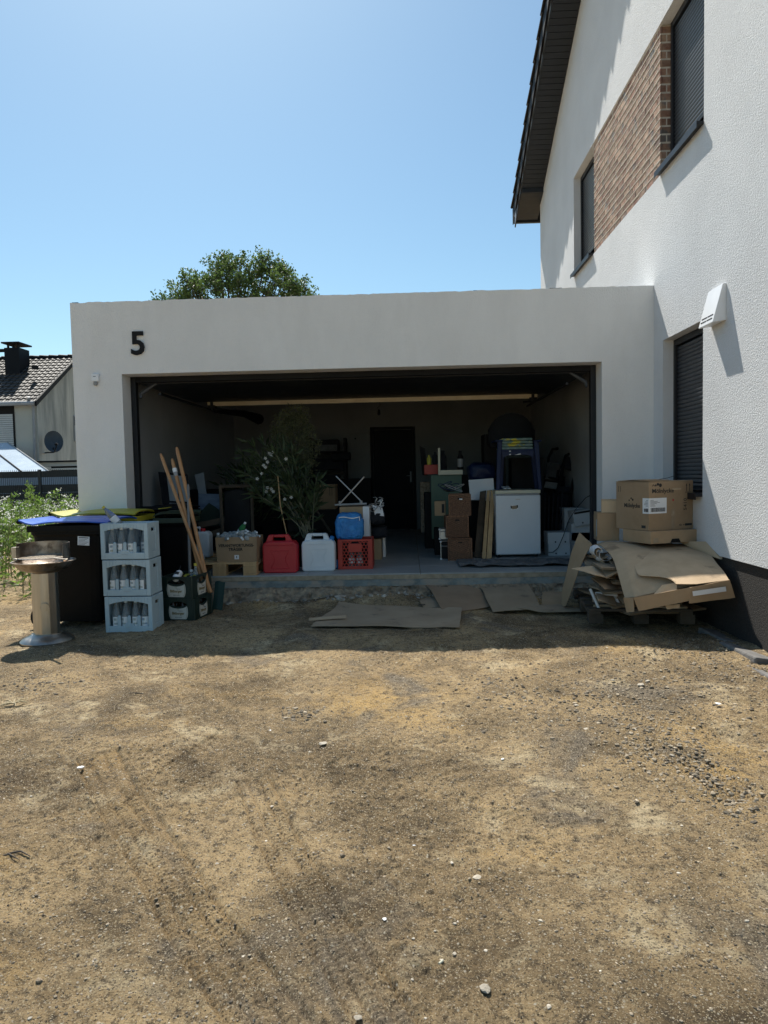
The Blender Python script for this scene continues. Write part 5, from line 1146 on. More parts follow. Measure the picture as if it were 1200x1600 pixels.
boxthing('low_carton', 'small brown carton on the floor under the black cable bag', 'cardboard box', (580, 842, 596, 873), 1.22, .25, M_CARD, z0=0)
boxthing('white_board', 'narrow white panel standing on the floor beside the small brown carton', 'panel', (598, 836, 602, 866), 1.5, .3, M_PAPER, z0=0)
lump('dark_cushion', 'dark rolled cushion wedged above the small brown carton', 'cushion', (577, 822, 606, 842), 1.15, .25, M_DARKF, 6)
lump('blue_cloth', 'small blue cloth on the threshold between white canister and red crate', 'cloth', (522, 875, 529, 889), .42, .06, M_BLUEB, 3)

# potted oleander with white flowers, and a taller finely leaved shrub
def potted(name, label, x, y, pr, ph): 
    o = thing(name, label, 'potted plant', (x, y, 0)); MB().lathe([(pr*.78, 0), (pr, ph*.92), (pr*1.06, ph*.93), (pr*1.06, ph), (pr*.95, ph), (pr*.9, ph*.9), (.01, ph*.88)], 24).build('pot', M_BIN, o, smooth=True); return o
ol = potted('potted_oleander', 'potted oleander with long narrow leaves and a few white flowers behind the canisters', 1.82, .78, .21, .34)
rr = random.Random(12); nr = np.random.RandomState(12); st = MB(); LP = []; LD = []; tips = []
tgt = [(372, 705), (390, 690), (402, 715), (385, 740), (412, 690), (425, 700), (440, 745), (435, 690), (460, 720), (478, 740), (495, 745), (505, 760), (410, 760), (450, 770), (470, 790), (490, 790), (398, 770), (425, 740), (455, 700), (380, 725)]
for (px, py) in tgt:
    e = at(px, py, y=.78+rr.uniform(-.25, .3))-ol.location; s0 = Vector((rr.uniform(-.06, .06), rr.uniform(-.06, .06), .3)); mid = s0.lerp(e, .5)+Vector((rr.uniform(-.05, .05)-.25*(e.x-s0.x)*.5, 0, .06)); path = []
    for i in range(11): t_ = i/10; path.append(s0*(1-t_)**2+mid*2*t_*(1-t_)+e*t_*t_)
    st.tube(path, [.008-.005*i/10 for i in range(11)], 5); tips.append(e)
    for i in range(3, 11):
        if rr.random() < .25 and i < 6: continue
        for k in range(7 if i > 5 else 3): d = (path[i]-path[i-1]).normalized(); LP.append(path[i]-(path[i]-path[i-1])*rr.random()); v_ = Vector((rr.gauss(0, 1), rr.gauss(0, 1), rr.gauss(0, 1))); LD.append(d*.9+v_.normalized()*.8)
tag(st.build('stem', mat('pale_stem', (.10, .10, .06), (.18, .17, .11), 12, .8), ol), kind='stuff'); tag(leaves('foliage', LP, .15, M_LEAFO, ol, .20, 'stuff', D=LD, seed=2), kind='stuff')
fl = MB()
def flower(c, r_):
    for k in range(5):
        a = k*1.257+c.x*9; d = Vector((math.cos(a), -.25, math.sin(a))); e = Vector((-math.sin(a), 0, math.cos(a))); fl.quad(c, c+d*r_*.6+e*r_*.38, c+d*r_, c+d*r_*.6-e*r_*.38)
for px, py in ((416, 768), (424, 764), (421, 775), (427, 768), (418, 762), (445, 780), (438, 793), (415, 730), (412, 727), (418, 722), (415, 716), (424, 712), (421, 708), (426, 707), (409, 740), (447, 717), (455, 777), (402, 748)): flower(at(px, py, y=.62+.05*rr.random())-ol.location, .022)
fl.build('blossom', M_PETAL, ol)
MB().tube([at(448, 835, y=.6)-ol.location, at(438, 790, y=.6)-ol.location, at(434, 742, y=.62)-ol.location], .006, 6).build('support_cane', M_WOOD, ol)
sh = potted('potted_shrub', 'tall potted shrub with a dense crown of tiny leaves behind the oleander', 2.02, 1.28, .20, .36)
st = MB(); P = []; ct = [(458, 680, .24), (445, 665, .16), (472, 668, .17), (455, 650, .13), (440, 700, .17), (475, 700, .20), (458, 720, .18), (480, 725, .14), (470, 645, .10), (432, 680, .10)]
tr0 = Vector((0, 0, .34)); cr0 = at(458, 745, y=1.28)-sh.location; st.tube([tr0, tr0.lerp(cr0, .5)+Vector((.01, 0, 0)), cr0], [.016, .014, .012], 8)
for px, py, r_ in ct:
    c = at(px, py, y=1.28+rr.uniform(-.1, .1))-sh.location; st.tube([cr0, cr0.lerp(c, .6)+Vector((.02, 0, .03)), c], [.008, .005, .003], 5)
    n_ = int(1500*(r_/.2)**2); d = nr.normal(size=(n_, 3)); d /= np.linalg.norm(d, axis=1)[:, None]; P.append(np.array(c)+d*r_*(nr.rand(n_, 1)**.45)*[1.1, .9, 1.15])
    for k in range(8): e = c+Vector((rr.gauss(0, .5), rr.gauss(0, .5), rr.gauss(.2, .5)))*r_; st.tube([c, e], [.003, .001], 4)
P = np.concatenate(P); P = P[np.array([mnoise.noise(Vector(p)*9) for p in P]) > -.18]
tag(st.build('trunk', M_BARK, sh)); leaves('foliage', P, .030, mat('shrub_leaf', (.11, .13, .065), (.24, .25, .14), 9, .5, var=.4, island=True), sh, .40, 'stuff', up=.3, seed=5)
pp_ = potted('potted_palm', 'dark potted plant with arching leaves at the back left behind the framed chair', .75, 2.3, .2, .35)
LP = []; LD = []; rr = random.Random(3)
for k in range(260): a = rr.random()*6.28; r_ = rr.random()*.35; LP.append((r_*math.cos(a), r_*math.sin(a), .4+rr.random()*.75)); LD.append((math.cos(a), math.sin(a), .8))
leaves('foliage', LP, .22, M_LEAFO, pp_, .16, 'stuff', D=LD, seed=9); MB().tube([(0, 0, .3), (0, 0, 1.0)], .02, 6).build('stem', M_STEM, pp_)

# left inside: leaning boards, picture, framed seat, white panels
def leanpanel(name, label, cat, q4, ys_, m, th_=.02, part='panel', grp=None):
    q = [at(px, py, y=y) for (px, py), y in zip(q4, ys_)]; o = thing(name, label, cat, q[3], 0, grp); q = [v-q[3] for v in q]; MB().sheet([[q[3], q[0]], [q[2], q[1]]], th_).build(part, m, o, .002); return o, q
o, q = leanpanel('leaning_boards', 'tall dark framed board leaning on the left garage wall behind the poles', 'board', [(247, 737), (292, 741), (302, 850), (262, 850)], (1.35, 1.25, 1.0, 1.1), M_DARKF)
for k, (u0, u1, v0, v1) in enumerate([(.30, .62, .03, .40), (.66, .95, .03, .40), (.28, .60, .43, .99), (.64, .94, .43, .99)]):
    def bl(u, v_): return (q[0]*(1-u)+q[1]*u)*(1-v_)+(q[3]*(1-u)+q[2]*u)*v_+Vector((0, -.012, 0))
    MB().sheet([[bl(u0, v1), bl(u0, v0)], [bl(u1, v1), bl(u1, v0)]], .01).build('white_plank', mat('dull_white_board', (.34, .37, .40), (.42, .45, .48), 4, .6), o)
leanpanel('white_shelf_board', 'narrow grey white board leaning at an angle above the picture', 'board', [(304, 742), (318, 738), (323, 775), (311, 775)], (2.1, 2.1, 1.9, 1.9), mat('dull_white_board', (.3,)*3))
o, q = leanpanel('landscape_picture', 'unframed dark landscape picture with a blue evening sky standing behind the canister', 'picture', [(310, 771), (343, 772), (343, 822), (310, 822)], (1.5, 1.5, 1.45, 1.45), mat('picture_sky', (.03, .06, .13), (.13, .17, .24), 3.5, .5, stretch=(1, 1, 4)))
o2 = MB(); pts_ = [(-.0, .0)]
def bl2(u, v_, dy=-.004): return (q[3]*(1-u)+q[2]*u)*(1-v_)+(q[0]*(1-u)+q[1]*u)*v_+Vector((0, dy, 0))
hill = [(0, .45), (.2, .5), (.35, .62), (.5, .72), (.65, .66), (.8, .6), (1, .5)]
for (u0, h0), (u1, h1) in zip(hill[:-1], hill[1:]): o2.quad(bl2(u0, 0), bl2(u1, 0), bl2(u1, h1), bl2(u0, h0))
o2.build('painted_hill', mat('picture_hill', (.01, .02, .01), (.02, .035, .018), 9, .7), o)
fc = thing('wooden_armchair', 'wooden frame with a black cushion standing behind the box of bottles', 'chair', at(370, 850, y=1.1)); fq = lambda px, py, y=1.1: at(px, py, y=y)-fc.location
for (a, b) in (((344, 758), (349, 860)), ((393, 758), (396, 860)), ((344, 760), (393, 759))): MB().tube([fq(*a), fq(*b)], .022, 6).build('frame_bar', M_WOODO, fc)
s_ = MB(); s_.sheet([[fq(349, 850), fq(350, 768), ], [fq(371, 850, 1.06), fq(371, 764, 1.06)], [fq(393, 850), fq(391, 768)]], .06); s_.build('cushion', M_BLACK, fc, .01, smooth=True)
for k, z in enumerate((.18, .28)): MB().box(-.42, .1, 0, .03, z, z+.07, T((0, 0, 0), 0, R(-18+8*k), 0)).build('slat', M_WOODO, fc)
# shelf with black boxes in the back left, with cartons
shf = thing('storage_rack', 'dark rack stacked with black boxes against the back wall behind the plants', 'shelf', (0, 4.9, 0)); rq = lambda *p: rect(*p, 4.9)
for px4 in ((484, 684, 488, 815), (538, 684, 541, 815)):
    a, b, c, e = rq(*px4); MB().box(a, b, 0, .4, 0, e).build('upright', M_BLACK, shf)
for py in (705, 735, 765, 795):
    a, b, c, e = rq(484, py, 541, py+2); MB().box(a+.05, b-.05, 0, .4, c, e).build('shelf_board', M_BLACK, shf)
for k, (px4, mm) in enumerate([((488, 687, 529, 704), M_DARKF), ((492, 695, 527, 705), M_GREYF), ((490, 716, 537, 734), M_DARKF), ((495, 742, 530, 764), M_DARKF), ((488, 773, 520, 794), M_DARKF)]):
    a, b, c, e = rq(*px4); t = thing('stored_case', 'dark case lying on the storage rack, shelf level %s' % ['one, closed', 'two, grey felt', 'three', 'four', 'five'][k], 'case', ((a+b)/2, 4.87-.02*k, c), 0, 'cases on the storage rack'); MB().box(-(b-a)/2, (b-a)/2, 0, .3, 0, e-c).build('case_body', mm, t, .01)
t = thing('rolled_mat', 'dark rolled mat lying across the storage rack next to the cabinet', 'mat', at(533, 714, y=4.7)); MB().tube([(-.15, 0, 0), (.16, -.05, .01)], .07, 14).build('roll', M_DARKF, t)
o, w_, d_, h_ = boxthing('shipping_carton', 'brown shipping carton with two arrows standing behind the shrub on the left', 'cardboard box', (497, 757, 524, 796), 2.9, .35, M_CARD, z0=None); MB().box(w_*.35, w_*.4, -d_-.002, -d_, h_*.55, h_*.9).build('arrow', M_INK, o); MB().box(w_*.6, w_*.65, -d_-.002, -d_, h_*.55, h_*.9).build('arrow', M_INK, o)
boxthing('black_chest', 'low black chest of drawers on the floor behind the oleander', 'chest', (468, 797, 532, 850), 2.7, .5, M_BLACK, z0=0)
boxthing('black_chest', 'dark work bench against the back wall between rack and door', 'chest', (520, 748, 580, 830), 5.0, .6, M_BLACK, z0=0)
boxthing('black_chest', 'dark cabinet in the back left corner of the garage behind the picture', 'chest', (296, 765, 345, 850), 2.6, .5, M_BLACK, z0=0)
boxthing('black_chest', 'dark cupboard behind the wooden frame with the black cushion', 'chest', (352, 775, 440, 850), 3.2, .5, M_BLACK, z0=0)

# right of the inner door: rack with oddments
o, w_, d_, h_ = boxthing('chipboard_panel', 'speckled brown panel standing on edge at the left of the right hand rack', 'panel', (657, 753, 672, 832), 2.9, .05, mat('mosaic_board', (.16, .12, .08), (.42, .34, .25), 45, .8, .3, 60), z0=None)
boxthing('black_chest', 'narrow dark cupboard under the red tray right of the dark door', 'chest', (664, 770, 690, 858), 2.4, .4, M_BLACK, z0=0)
o, w_, d_, h_ = boxthing('green_board', 'sage green board standing upright behind the wicker baskets', 'panel', (674, 742, 722, 842), 2.2, .03, M_GREENP, z0=None)
boxthing('black_chest', 'dark shelf unit carrying the green board and red tray', 'chest', (676, 742, 735, 860), 2.35, .45, M_BLACK, z0=0)
o, w_, d_, h_ = boxthing('red_tray', 'low red tray holding jars on top of the right hand shelf unit', 'tray', (663, 726, 687, 741), 2.3, .3, M_REDC)
for k, (px4, mm, lab) in enumerate([((667, 711, 674, 728), M_YELC, 'yellow jar standing in the red tray'), ((676, 706, 683, 727), M_DARKF, 'dark bottle standing in the red tray'), ((686, 704, 698, 738), M_DARKF, 'dark tin behind the ivory bracket'), ((715, 704, 724, 736), M_BLACK, 'black bottle with a pale label right of the ivory bracket')]):
    a, b, c, e = rect(*px4, 2.35); t = thing('jar', lab, 'jar', ((a+b)/2, 2.38, c)); r_ = (b-a)/2; MB().lathe([(r_*.9, 0), (r_, .01), (r_, (e-c)*.7), (r_*.5, (e-c)*.85), (r_*.5, e-c)], 14).build('body', mm, t, smooth=True)
    if k == 3: MB().lathe([(r_*1.02, (e-c)*.2), (r_*1.02, (e-c)*.6)], 14, cap=False).build('label', M_GREYP, t)
t = thing('ivory_bracket', 'ivory coloured L-shaped frame lying on the right hand shelf unit', 'frame', at(685, 742, y=2.15)); gq = lambda px, py: at(px, py, y=2.15)-t.location
a = gq(685, 700); b = gq(688, 742); c = gq(723, 734); MB().box(0, .028, 0, .12, 0, a.z).build('upright', M_IVORY, t, .002); MB().box(.029, c.x, 0, .12, .0, .062).build('base', M_IVORY, t, .002)
leanpanel('black_board', 'black thin board leaning beside the red tray right of the door', 'panel', [(656, 697), (664, 700), (668, 742), (660, 742)], (2.6, 2.6, 2.5, 2.5), M_BLACK)
o, w_, d_, h_ = boxthing('small_carton', 'small worn carton with black letters left of the top wicker basket', 'cardboard box', (680, 783, 697, 806), 1.3, .2, M_CARD, rz=R(-4)); MB().box(w_*.3, w_*.8, -d_-.001, -d_, h_*.2, h_*.8).build('print_block', M_INK, o)
cb2 = thing('cable_tangle', 'tangle of black and blue cables on the wicker baskets', 'cable', at(712, 765, y=1.35)); rr = random.Random(8)
for k in range(8):
    c0 = Vector((rr.uniform(-.12, .12), rr.uniform(-.05, .05), rr.uniform(.0, .08))); r_ = rr.uniform(.03, .09)
    MB().tube([c0+Vector((r_*math.cos(t_)*1.2, .02*math.sin(2*t_), r_*.5*math.sin(t_+k))) for t_ in [i*.5 for i in range(13)]], .005, 6).build('cable', [M_CABLE, M_NAVY, M_GREYP][k % 3], cb2, smooth=True)
# wicker baskets
WB = None
def basket(label, px4, y, rz):
    a, b, c, e = rect(*px4, y); o = thing('wicker_basket', label, 'basket', ((a+b)/2, y+.15, c), rz, 'stacked wicker baskets'); w_, d_, h_ = (b-a)/2, .15, e-c
    nb = 12; s_ = MB()
    for k in range(int(h_/.0125)):
        z = .006+k*.0125; n = 40; pt = []
        for i in range(n+1):
            t_ = i/n*4; sd_ = int(t_) % 4; u = t_-int(t_); x, y_ = [(-w_+2*w_*u, -d_), (w_, -d_+2*d_*u), (w_-2*w_*u, d_), (-w_, d_-2*d_*u)][sd_]; off = .0035*(1 if (i+k) % 2 else -1); nx, ny = [(0, -1), (1, 0), (0, 1), (-1, 0)][sd_]; pt.append((x+nx*off, y_+ny*off, z))
        s_.tube(pt, .0062, 4, False)
    tag(s_.build('weave', M_WICKER, o), kind='stuff')
    r_ = MB(); r_.tube([(-w_, -d_, h_), (w_, -d_, h_), (w_, d_, h_), (-w_, d_, h_), (-w_, -d_, h_)], .008, 6); r_.build('rim', M_WICKER, o, smooth=True)
    MB().box(-w_+.008, w_-.008, -d_+.008, d_-.008, 0, h_-.01).build('lining', M_BLACK, o); MB().box(-.025, .025, -d_-.008, -d_-.003, h_-.05, h_-.035).build('hand_hole', M_BLACK, o)
    for sx in (-1, 1): MB().tube([(sx*w_, -d_-.004, 0), (sx*w_, -d_-.004, h_)], .008, 6).build('corner_post', M_WICKER, o)
    return o
basket('brown wicker basket on top of the stack of three, with a white tag', (703, 773, 736, 806), 1.02, R(-3))
basket('brown wicker basket in the middle of the stack of three', (697, 807, 731, 840), 1.02, R(2))
basket('brown wicker basket standing on the floor at the bottom of the stack of three', (701, 842, 737, 876), 1.0, 0)
t = at(720, 780, y=1.0); 
tgx = thing('paper_tag', 'small white paper tag on the front of the top wicker basket', 'tag', t); MB().box(-.018, .018, -.003, 0, -.008, .008).build('tag_face', M_PAPER, tgx)
# cases
def flight(label, px4, y, mm, z0=None):
    o, w_, d_, h_ = boxthing('hard_case', label, 'case', px4, y, .25, mm, z0=z0, part='case_body'); e = MB()
    for x in (-w_, w_): e.tube([(x, -d_, .005), (x, -d_, h_-.005)], .007, 6)
    for z in (.003, h_*.72, h_-.003): e.tube([(-w_, -d_, z), (w_, -d_, z)], .006, 6)
    e.build('metal_edge', M_ALU, o)
    for x in (-w_, w_):
        for z in (.01, h_-.01): MB().lathe([(.004, -.012), (.014, -.008), (.014, .008), (.004, .012)], 10, (x, -d_, z)).build('corner_cap', M_PAPER, o, smooth=True)
    return o
flight('black hard case with metal edges on the floor left of the wicker baskets', (689, 845, 702, 870), 1.12, M_BLACK, 0.0)
flight('silver case resting on the black hard case left of the wicker baskets', (687, 826, 702, 843), 1.15, M_ALU)
boxthing('black_speaker', 'slim black case standing on the floor left of the metal edged case', 'case', (679, 825, 687, 864), 1.6, .2, M_BLACK, z0=0)
lump('navy_cloth', 'dark blue cloth heaped behind the white sheet right of the rack', 'cloth', (733, 722, 776, 752), 1.9, .4, M_NAVY, 4)
boxthing('black_chest', 'dark box under the blue cloth behind the leaning planks', 'chest', (735, 752, 775, 862), 1.85, .4, M_BLACK, z0=0)
leanpanel('white_sheet', 'white printed sheet of packaging leaning behind the pine planks', 'packaging', [(732, 750), (771, 747), (773, 782), (735, 781)], (1.75, 1.75, 1.65, 1.65), M_PAPER, .03)
# planks
def plank(label, q4, ya, yb, m, name='plank', th_=.03):
    q = [at(*q4[0], y=yb), at(*q4[1], y=yb), at(*q4[2], y=ya), at(*q4[3], y=ya)]; o = thing(name, label, 'plank', q[3], 0, 'planks leaning beside the fridge'); q = [v-q[3] for v in q]
    MB().sheet([[q[3], q[0]], [q[2], q[1]]], th_).build('board', m, o, .002); return o
plank('pale pine plank leaning against the fridge, the right one', [(767, 766), (773, 766), (768, 872), (760, 873)], 1.12, 1.45, M_WOOD)
plank('pale pine plank leaning left of its twin beside the fridge', [(761, 766), (766, 766), (759, 873), (753, 873)], 1.11, 1.44, M_WOOD)
plank('weathered slatted board leaning behind the pine planks', [(750, 768), (760, 766), (752, 872), (741, 870)], 1.22, 1.5, M_WOODO)
# fridge
fx0, fx1, _, fz1 = rect(775, 771, 845, 871, 1.18); _, _, _, ftop = rect(775, 766, 845, 771, 1.18)
fr_ = thing('fridge', 'white under-counter fridge with an ivory top and a small note stuck to its door', 'fridge', ((fx0+fx1)/2, 1.20, 0), R(1)); hw = (fx1-fx0)/2
MB().box(-hw+.004, hw-.004, .035, .56, .03, fz1-.002).build('cabinet', M_FRIDGE, fr_, .005); fd = MB().box(-hw, hw, -.015, .032, .04, fz1-.022).build('fridge_door', M_FRIDGE, fr_, .010, smooth=True)
MB().box(-hw+.01, hw-.01, -.018, .0, fz1-.021, fz1-.004).build('handle_recess', M_GREYP, fd, .003); MB().box(-.03, .03, -.0175, -.0155, fz1-.075, fz1-.066).build('maker_plate', M_ALU, fd)
MB().box(-hw-.002, hw+.002, -.012, .565, fz1-.001, ftop).build('worktop', M_IVORY, fr_, .004)
for x in (-hw+.04, hw-.04): MB().tube([(x, .05, 0), (x, .05, .035)], .018, 10).build('foot', M_BLACK, fr_)
nt_ = MB().box(-.045, .045, -.0185, -.0155, -.030, .030, T((0, 0, 0), 0, R(-6))).build('note', M_PAPER, fd); nt_.location = (-.045, 0, fz1-.165)
MB().box(-.030, .030, -.0198, -.0188, -.022, .018, T((0, 0, 0), 0, R(-6))).build('note_print', M_CARDG, nt_)
for x in (-.038, .036): MB().box(x-.007, x+.007, -.0200, -.0188, -.012, .022, T((0, 0, 0), 0, R(-6))).build('note_border', M_INK, nt_)
# garden chairs stacked upside on the fridge: navy plastic chair, cushions on it
ch = thing('plastic_chair', 'navy blue plastic garden chair standing on the fridge with cushions piled on its seat', 'chair', (fr_.location.x+.0, 1.45, ftop)); cq = lambda px, py, y: at(px, py, y=y)-ch.location
ztop = cq(800, 701, 1.25).z
for (ta, ba, yy, yb_) in (((781, 690), (778, 764), 1.24, 1.22), ((838, 690), (844, 764), 1.24, 1.22), ((785, 700), (783, 762), 1.66, 1.70), ((832, 700), (838, 762), 1.66, 1.70)):
    a = cq(*ta, yy); b = cq(*ba, yb_); b.z = .002; MB().sheet([[b+Vector((-.020, 0, 0)), a.lerp(b, .4)+Vector((-.026, 0, 0)), a+Vector((-.03, 0, 0))], [b+Vector((.020, 0, 0)), a.lerp(b, .4)+Vector((.026, 0, 0)), a+Vector((.03, 0, 0))]], .03).build('leg', M_NAVY, ch, .006, smooth=True)
a = cq(784, 703, 1.24); b = cq(834, 703, 1.24); MB().box(a.x, b.x, a.y, a.y+.44, a.z-.02, a.z+.005).build('seat', M_NAVY, ch, .006)
ap = [(a.x, a.z-.02), (b.x, a.z-.02), (b.x-.01, a.z-.11), (b.x-.05, a.z-.075), (b.x-.10, a.z-.065), (a.x+.10, a.z-.065), (a.x+.05, a.z-.075), (a.x+.01, a.z-.11)]
s_ = MB(); s_.prism(ap, .012, T((0, a.y-.005, 0))); s_.build('apron', M_NAVY, ch, .002)
for px, py in ((797, 705), (797, 710)): c = cq(px, py, 1.225); MB().box(c.x-.010, c.x+.010, c.y, c.y+.004, c.z-.006, c.z+.006).build('sticker', M_PAPER, ch)
c = cq(809, 710, 1.225); s_ = MB(); s_.prism([(-.04, -.008), (.04, .0), (.03, .012)], .003, T((c.x, c.y, c.z))); s_.build('sticker', M_PAPER, ch)
bk = []; 
for k in range(13): a_ = PI*k/12; bk.append((795+.0+34*math.cos(a_)+4, 690-44*math.sin(a_)**.7))
rows_ = [[cq(px, 700, 1.62) for px, py in bk], [cq(px, py, 1.72) for px, py in bk]]
MB().sheet([[r0, (r0+r1)/2, r1] for r0, r1 in zip(*rows_)], .03).build('backrest', M_BLACK, ch, smooth=True)
for s, (pa, pb) in ((0, ((774, 684), (786, 690))), (1, ((834, 684), (846, 690)))):
    a = cq(*pa, 1.22); b = cq(*pb, 1.22); MB().box(a.x, b.x, a.y, a.y+.42, b.z, b.z+.02).build('armrest', M_NAVY, ch, .006)
M_CUSH = mat('striped_cushion', (.26, .34, .32), (.08, .17, .14), 16, .9, .4, 40, stretch=(1, 1, 2), c3=(.55, .47, .06), s3=5.5, b3=(.53, .56))
for k in range(4):
    a, b, c, e = rect(783+k*.5, 697.5-k*4.6, 833, 702-k*4.6, 1.24); t = thing('seat_cushion', 'green and yellow striped cushion on the navy chair, %s of the four' % ['lowest', 'second from below', 'second from the top', 'topmost'][k], 'cushion', ((a+b)/2, 1.46, c), R(random.uniform(-2, 2)), 'cushions on the navy chair')
    MB().box(-(b-a)/2, (b-a)/2, -.21, .21, 0, .030).build('pad', M_CUSH, t, .013, smooth=True)
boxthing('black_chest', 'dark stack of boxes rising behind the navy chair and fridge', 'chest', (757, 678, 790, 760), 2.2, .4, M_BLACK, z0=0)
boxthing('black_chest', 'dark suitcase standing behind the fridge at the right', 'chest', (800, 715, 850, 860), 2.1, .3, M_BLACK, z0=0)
t = thing('white_sandals', 'pair of pale sandals under the navy chair on the fridge', 'shoes', at(790, 757, y=1.5)); t.location.z = ftop
for k in range(2): MB().sheet([[(-.04+.05*k, -.10+.05*i, .012+.006*i), (-.0+.05*k, -.10+.05*i, .012+.006*i)] for i in range(5)], .008).build('sandal', M_PAPER, t)

# folded chairs and tubes at the right
def tubes(name, label, cat, lines, m=M_BLACK, r=.014, grp=None):
    p0 = at(*lines[0][-1][:2], y=lines[0][-1][2]); p0.z = 0; o = thing(name, label, cat, p0, 0, grp)
    for ln in lines: MB().tube([at(px, py, y=y)-p0 for px, py, y in ln], r, 8).build('tube', m, o, smooth=True)
    return o
f1 = tubes('folded_chair', 'black folded garden chair leaning nearest the right garage wall', 'folded chair', [[(884, 712, 2.6), (868, 780, 2.3), (858, 850, 2.0)], [(902, 716, 2.6), (890, 780, 2.3), (884, 850, 2.0)], [(884, 712, 2.6), (893, 708, 2.62), (902, 716, 2.6)], [(872, 770, 2.3), (892, 770, 2.3)], [(866, 800, 2.2), (889, 800, 2.2)]], r=.022)
s_ = MB(); s_.sheet([[at(876, 730, y=2.5)-f1.location, at(884, 712, y=2.58)-f1.location], [at(896, 734, y=2.5)-f1.location, at(902, 716, y=2.58)-f1.location]], .05); s_.build('headrest', M_DARKF, f1, .01)
s_ = MB(); s_.sheet([[at(864, 830, y=2.12)-f1.location, at(872, 760, y=2.36)-f1.location], [at(884, 830, y=2.12)-f1.location, at(890, 760, y=2.36)-f1.location]], .02); s_.build('fabric', M_DARKF, f1)
f2 = tubes('folded_pushchair', 'folded pushchair with a curved black handle and a pale panel behind the boxes', 'pushchair', [[(856, 735, 2.9), (857, 715, 2.9), (863, 702, 2.9), (872, 701, 2.9)], [(856, 735, 2.9), (850, 800, 2.6), (852, 850, 2.4)], [(872, 735, 2.8), (866, 790, 2.6), (864, 850, 2.4)], [(850, 745, 2.8), (878, 750, 2.7)]], r=.018)
s_ = MB(); s_.sheet([[at(852, 748, y=2.75)-f2.location, at(855, 722, y=2.85)-f2.location], [at(872, 750, y=2.75)-f2.location, at(876, 724, y=2.85)-f2.location]], .06); s_.build('seat_panel', mat('taupe_fabric', (.10, .10, .10), (.15, .15, .15), 9, .9), f2, .01)
s_ = MB(); s_.sheet([[at(850, 762, y=2.6)-f2.location, at(853, 752, y=2.6)-f2.location], [at(870, 765, y=2.6)-f2.location, at(874, 755, y=2.6)-f2.location]], .04); s_.build('pale_tray', M_GREYP, f2, .01)
for px, py in ((868, 828), (878, 826)): c = at(px, py, y=2.15)-f2.location; MB().tube([c+Vector((0, -.02, 0)), c+Vector((0, .02, 0))], .035, 14).build('wheel', M_BLACK, f2)
f3 = tubes('umbrella_poles', 'bundle of thin dark poles leaning between fridge and folded chair', 'poles', [[(852, 770, 2.0), (850, 860, 1.8)], [(858, 775, 2.0), (856, 850, 1.8)], [(865, 770, 2.1), (862, 842, 1.8)], [(872, 775, 2.1), (868, 838, 1.8)], [(879, 768, 2.1), (874, 836, 1.8)]], M_DARKF, .012)
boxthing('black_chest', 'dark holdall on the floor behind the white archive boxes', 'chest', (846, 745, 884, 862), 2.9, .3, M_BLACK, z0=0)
# white archive boxes
M_ARCH = mat('white_archive_board', (.50, .52, .54), (.56, .58, .60), 3, .7)
def archive(label, px4, y, rz=0, z0=None, tilt=0, holes=1, lid=False):
    o, w_, d_, h_ = boxthing('archive_box', label, 'cardboard box', px4, y, .28, M_ARCH, rz=rz, z0=z0, bevel=.002); o.rotation_euler = (0, tilt, rz)
    for x in (-.06, .06): MB().lathe([(.010, 0), (.010, .002)], 14, (0, 0, 0)).build('finger_hole', M_INK, o, loc=(x+w_*.15, -d_-.001, h_*.18)).rotation_euler = (PI/2, 0, 0)
    if lid: MB().box(-w_*.9, w_*.98, -d_-.0015, -d_+.002, h_*.82, h_*.96).build('dark_gap', M_BLACK, o)
    return o
archive('white archive box on the floor right of the fridge, lower of the two', (857, 850, 891, 868), 1.34, z0=0)
archive('white archive box stacked on the lower one right of the fridge', (856, 832, 890, 850), 1.34)
archive('white archive box on the floor behind the leaning cardboard board', (890, 832, 936, 866), 1.5, z0=0)
archive('white archive box tilted on top by the right guide rail, lid ajar', (898, 797, 934, 820), 1.45, tilt=R(-8), lid=True)
archive('white archive box under the tilted one by the right guide rail', (893, 818, 936, 845), 1.5)
archive('pale archive box at the back of the stack by the right guide rail', (882, 794, 912, 832), 1.8)
# blanket, cable
bl_ = thing('grey_blanket', 'crumpled grey felt blanket on the floor in front of the fridge', 'blanket', (4.1, .65, 0)); G = []
x0, x1 = at(716, 883, z=0).x, at(905, 883, z=0).x
for i in range(61):
    row = []
    for j in range(17):
        u, v_ = i/60, j/16; x = x0+(x1-x0)*u; yn = .34+.06*mnoise.noise(Vector((u*9, 1, 0)))-.0*u; yf = .92+.08*mnoise.noise(Vector((u*7, 5, 0))); y = yn+(yf-yn)*v_
        z = .008+.030*max(0, mnoise.noise(Vector((x*4, y*9, 2)))+.25)+.02*max(0, mnoise.noise(Vector((x*11, y*15, 3)))); z += .035*math.exp(-((v_-.12)/.12)**2)*(.5+.5*mnoise.noise(Vector((x*3, 0, 7)))); row.append((x-4.1, y-.65, z))
    G.append(row)
MB().sheet([r[::-1] for r in G], .006).build('felt', M_GREYF, bl_, smooth=True)
cbl = tag(MB().tube([at(929, 770, y=.9), at(915, 778, y=1.0), at(900, 795, y=1.15), at(889, 812, y=1.25), at(880, 838, y=1.30), at(872, 856, y=1.31), at(864, 863, y=1.31), at(857, 863, y=1.31)], .005, 6).build('hanging_cable', M_CABLE, smooth=True), 'thin dark cable looping from the right guide rail down to the white boxes', 'cable')

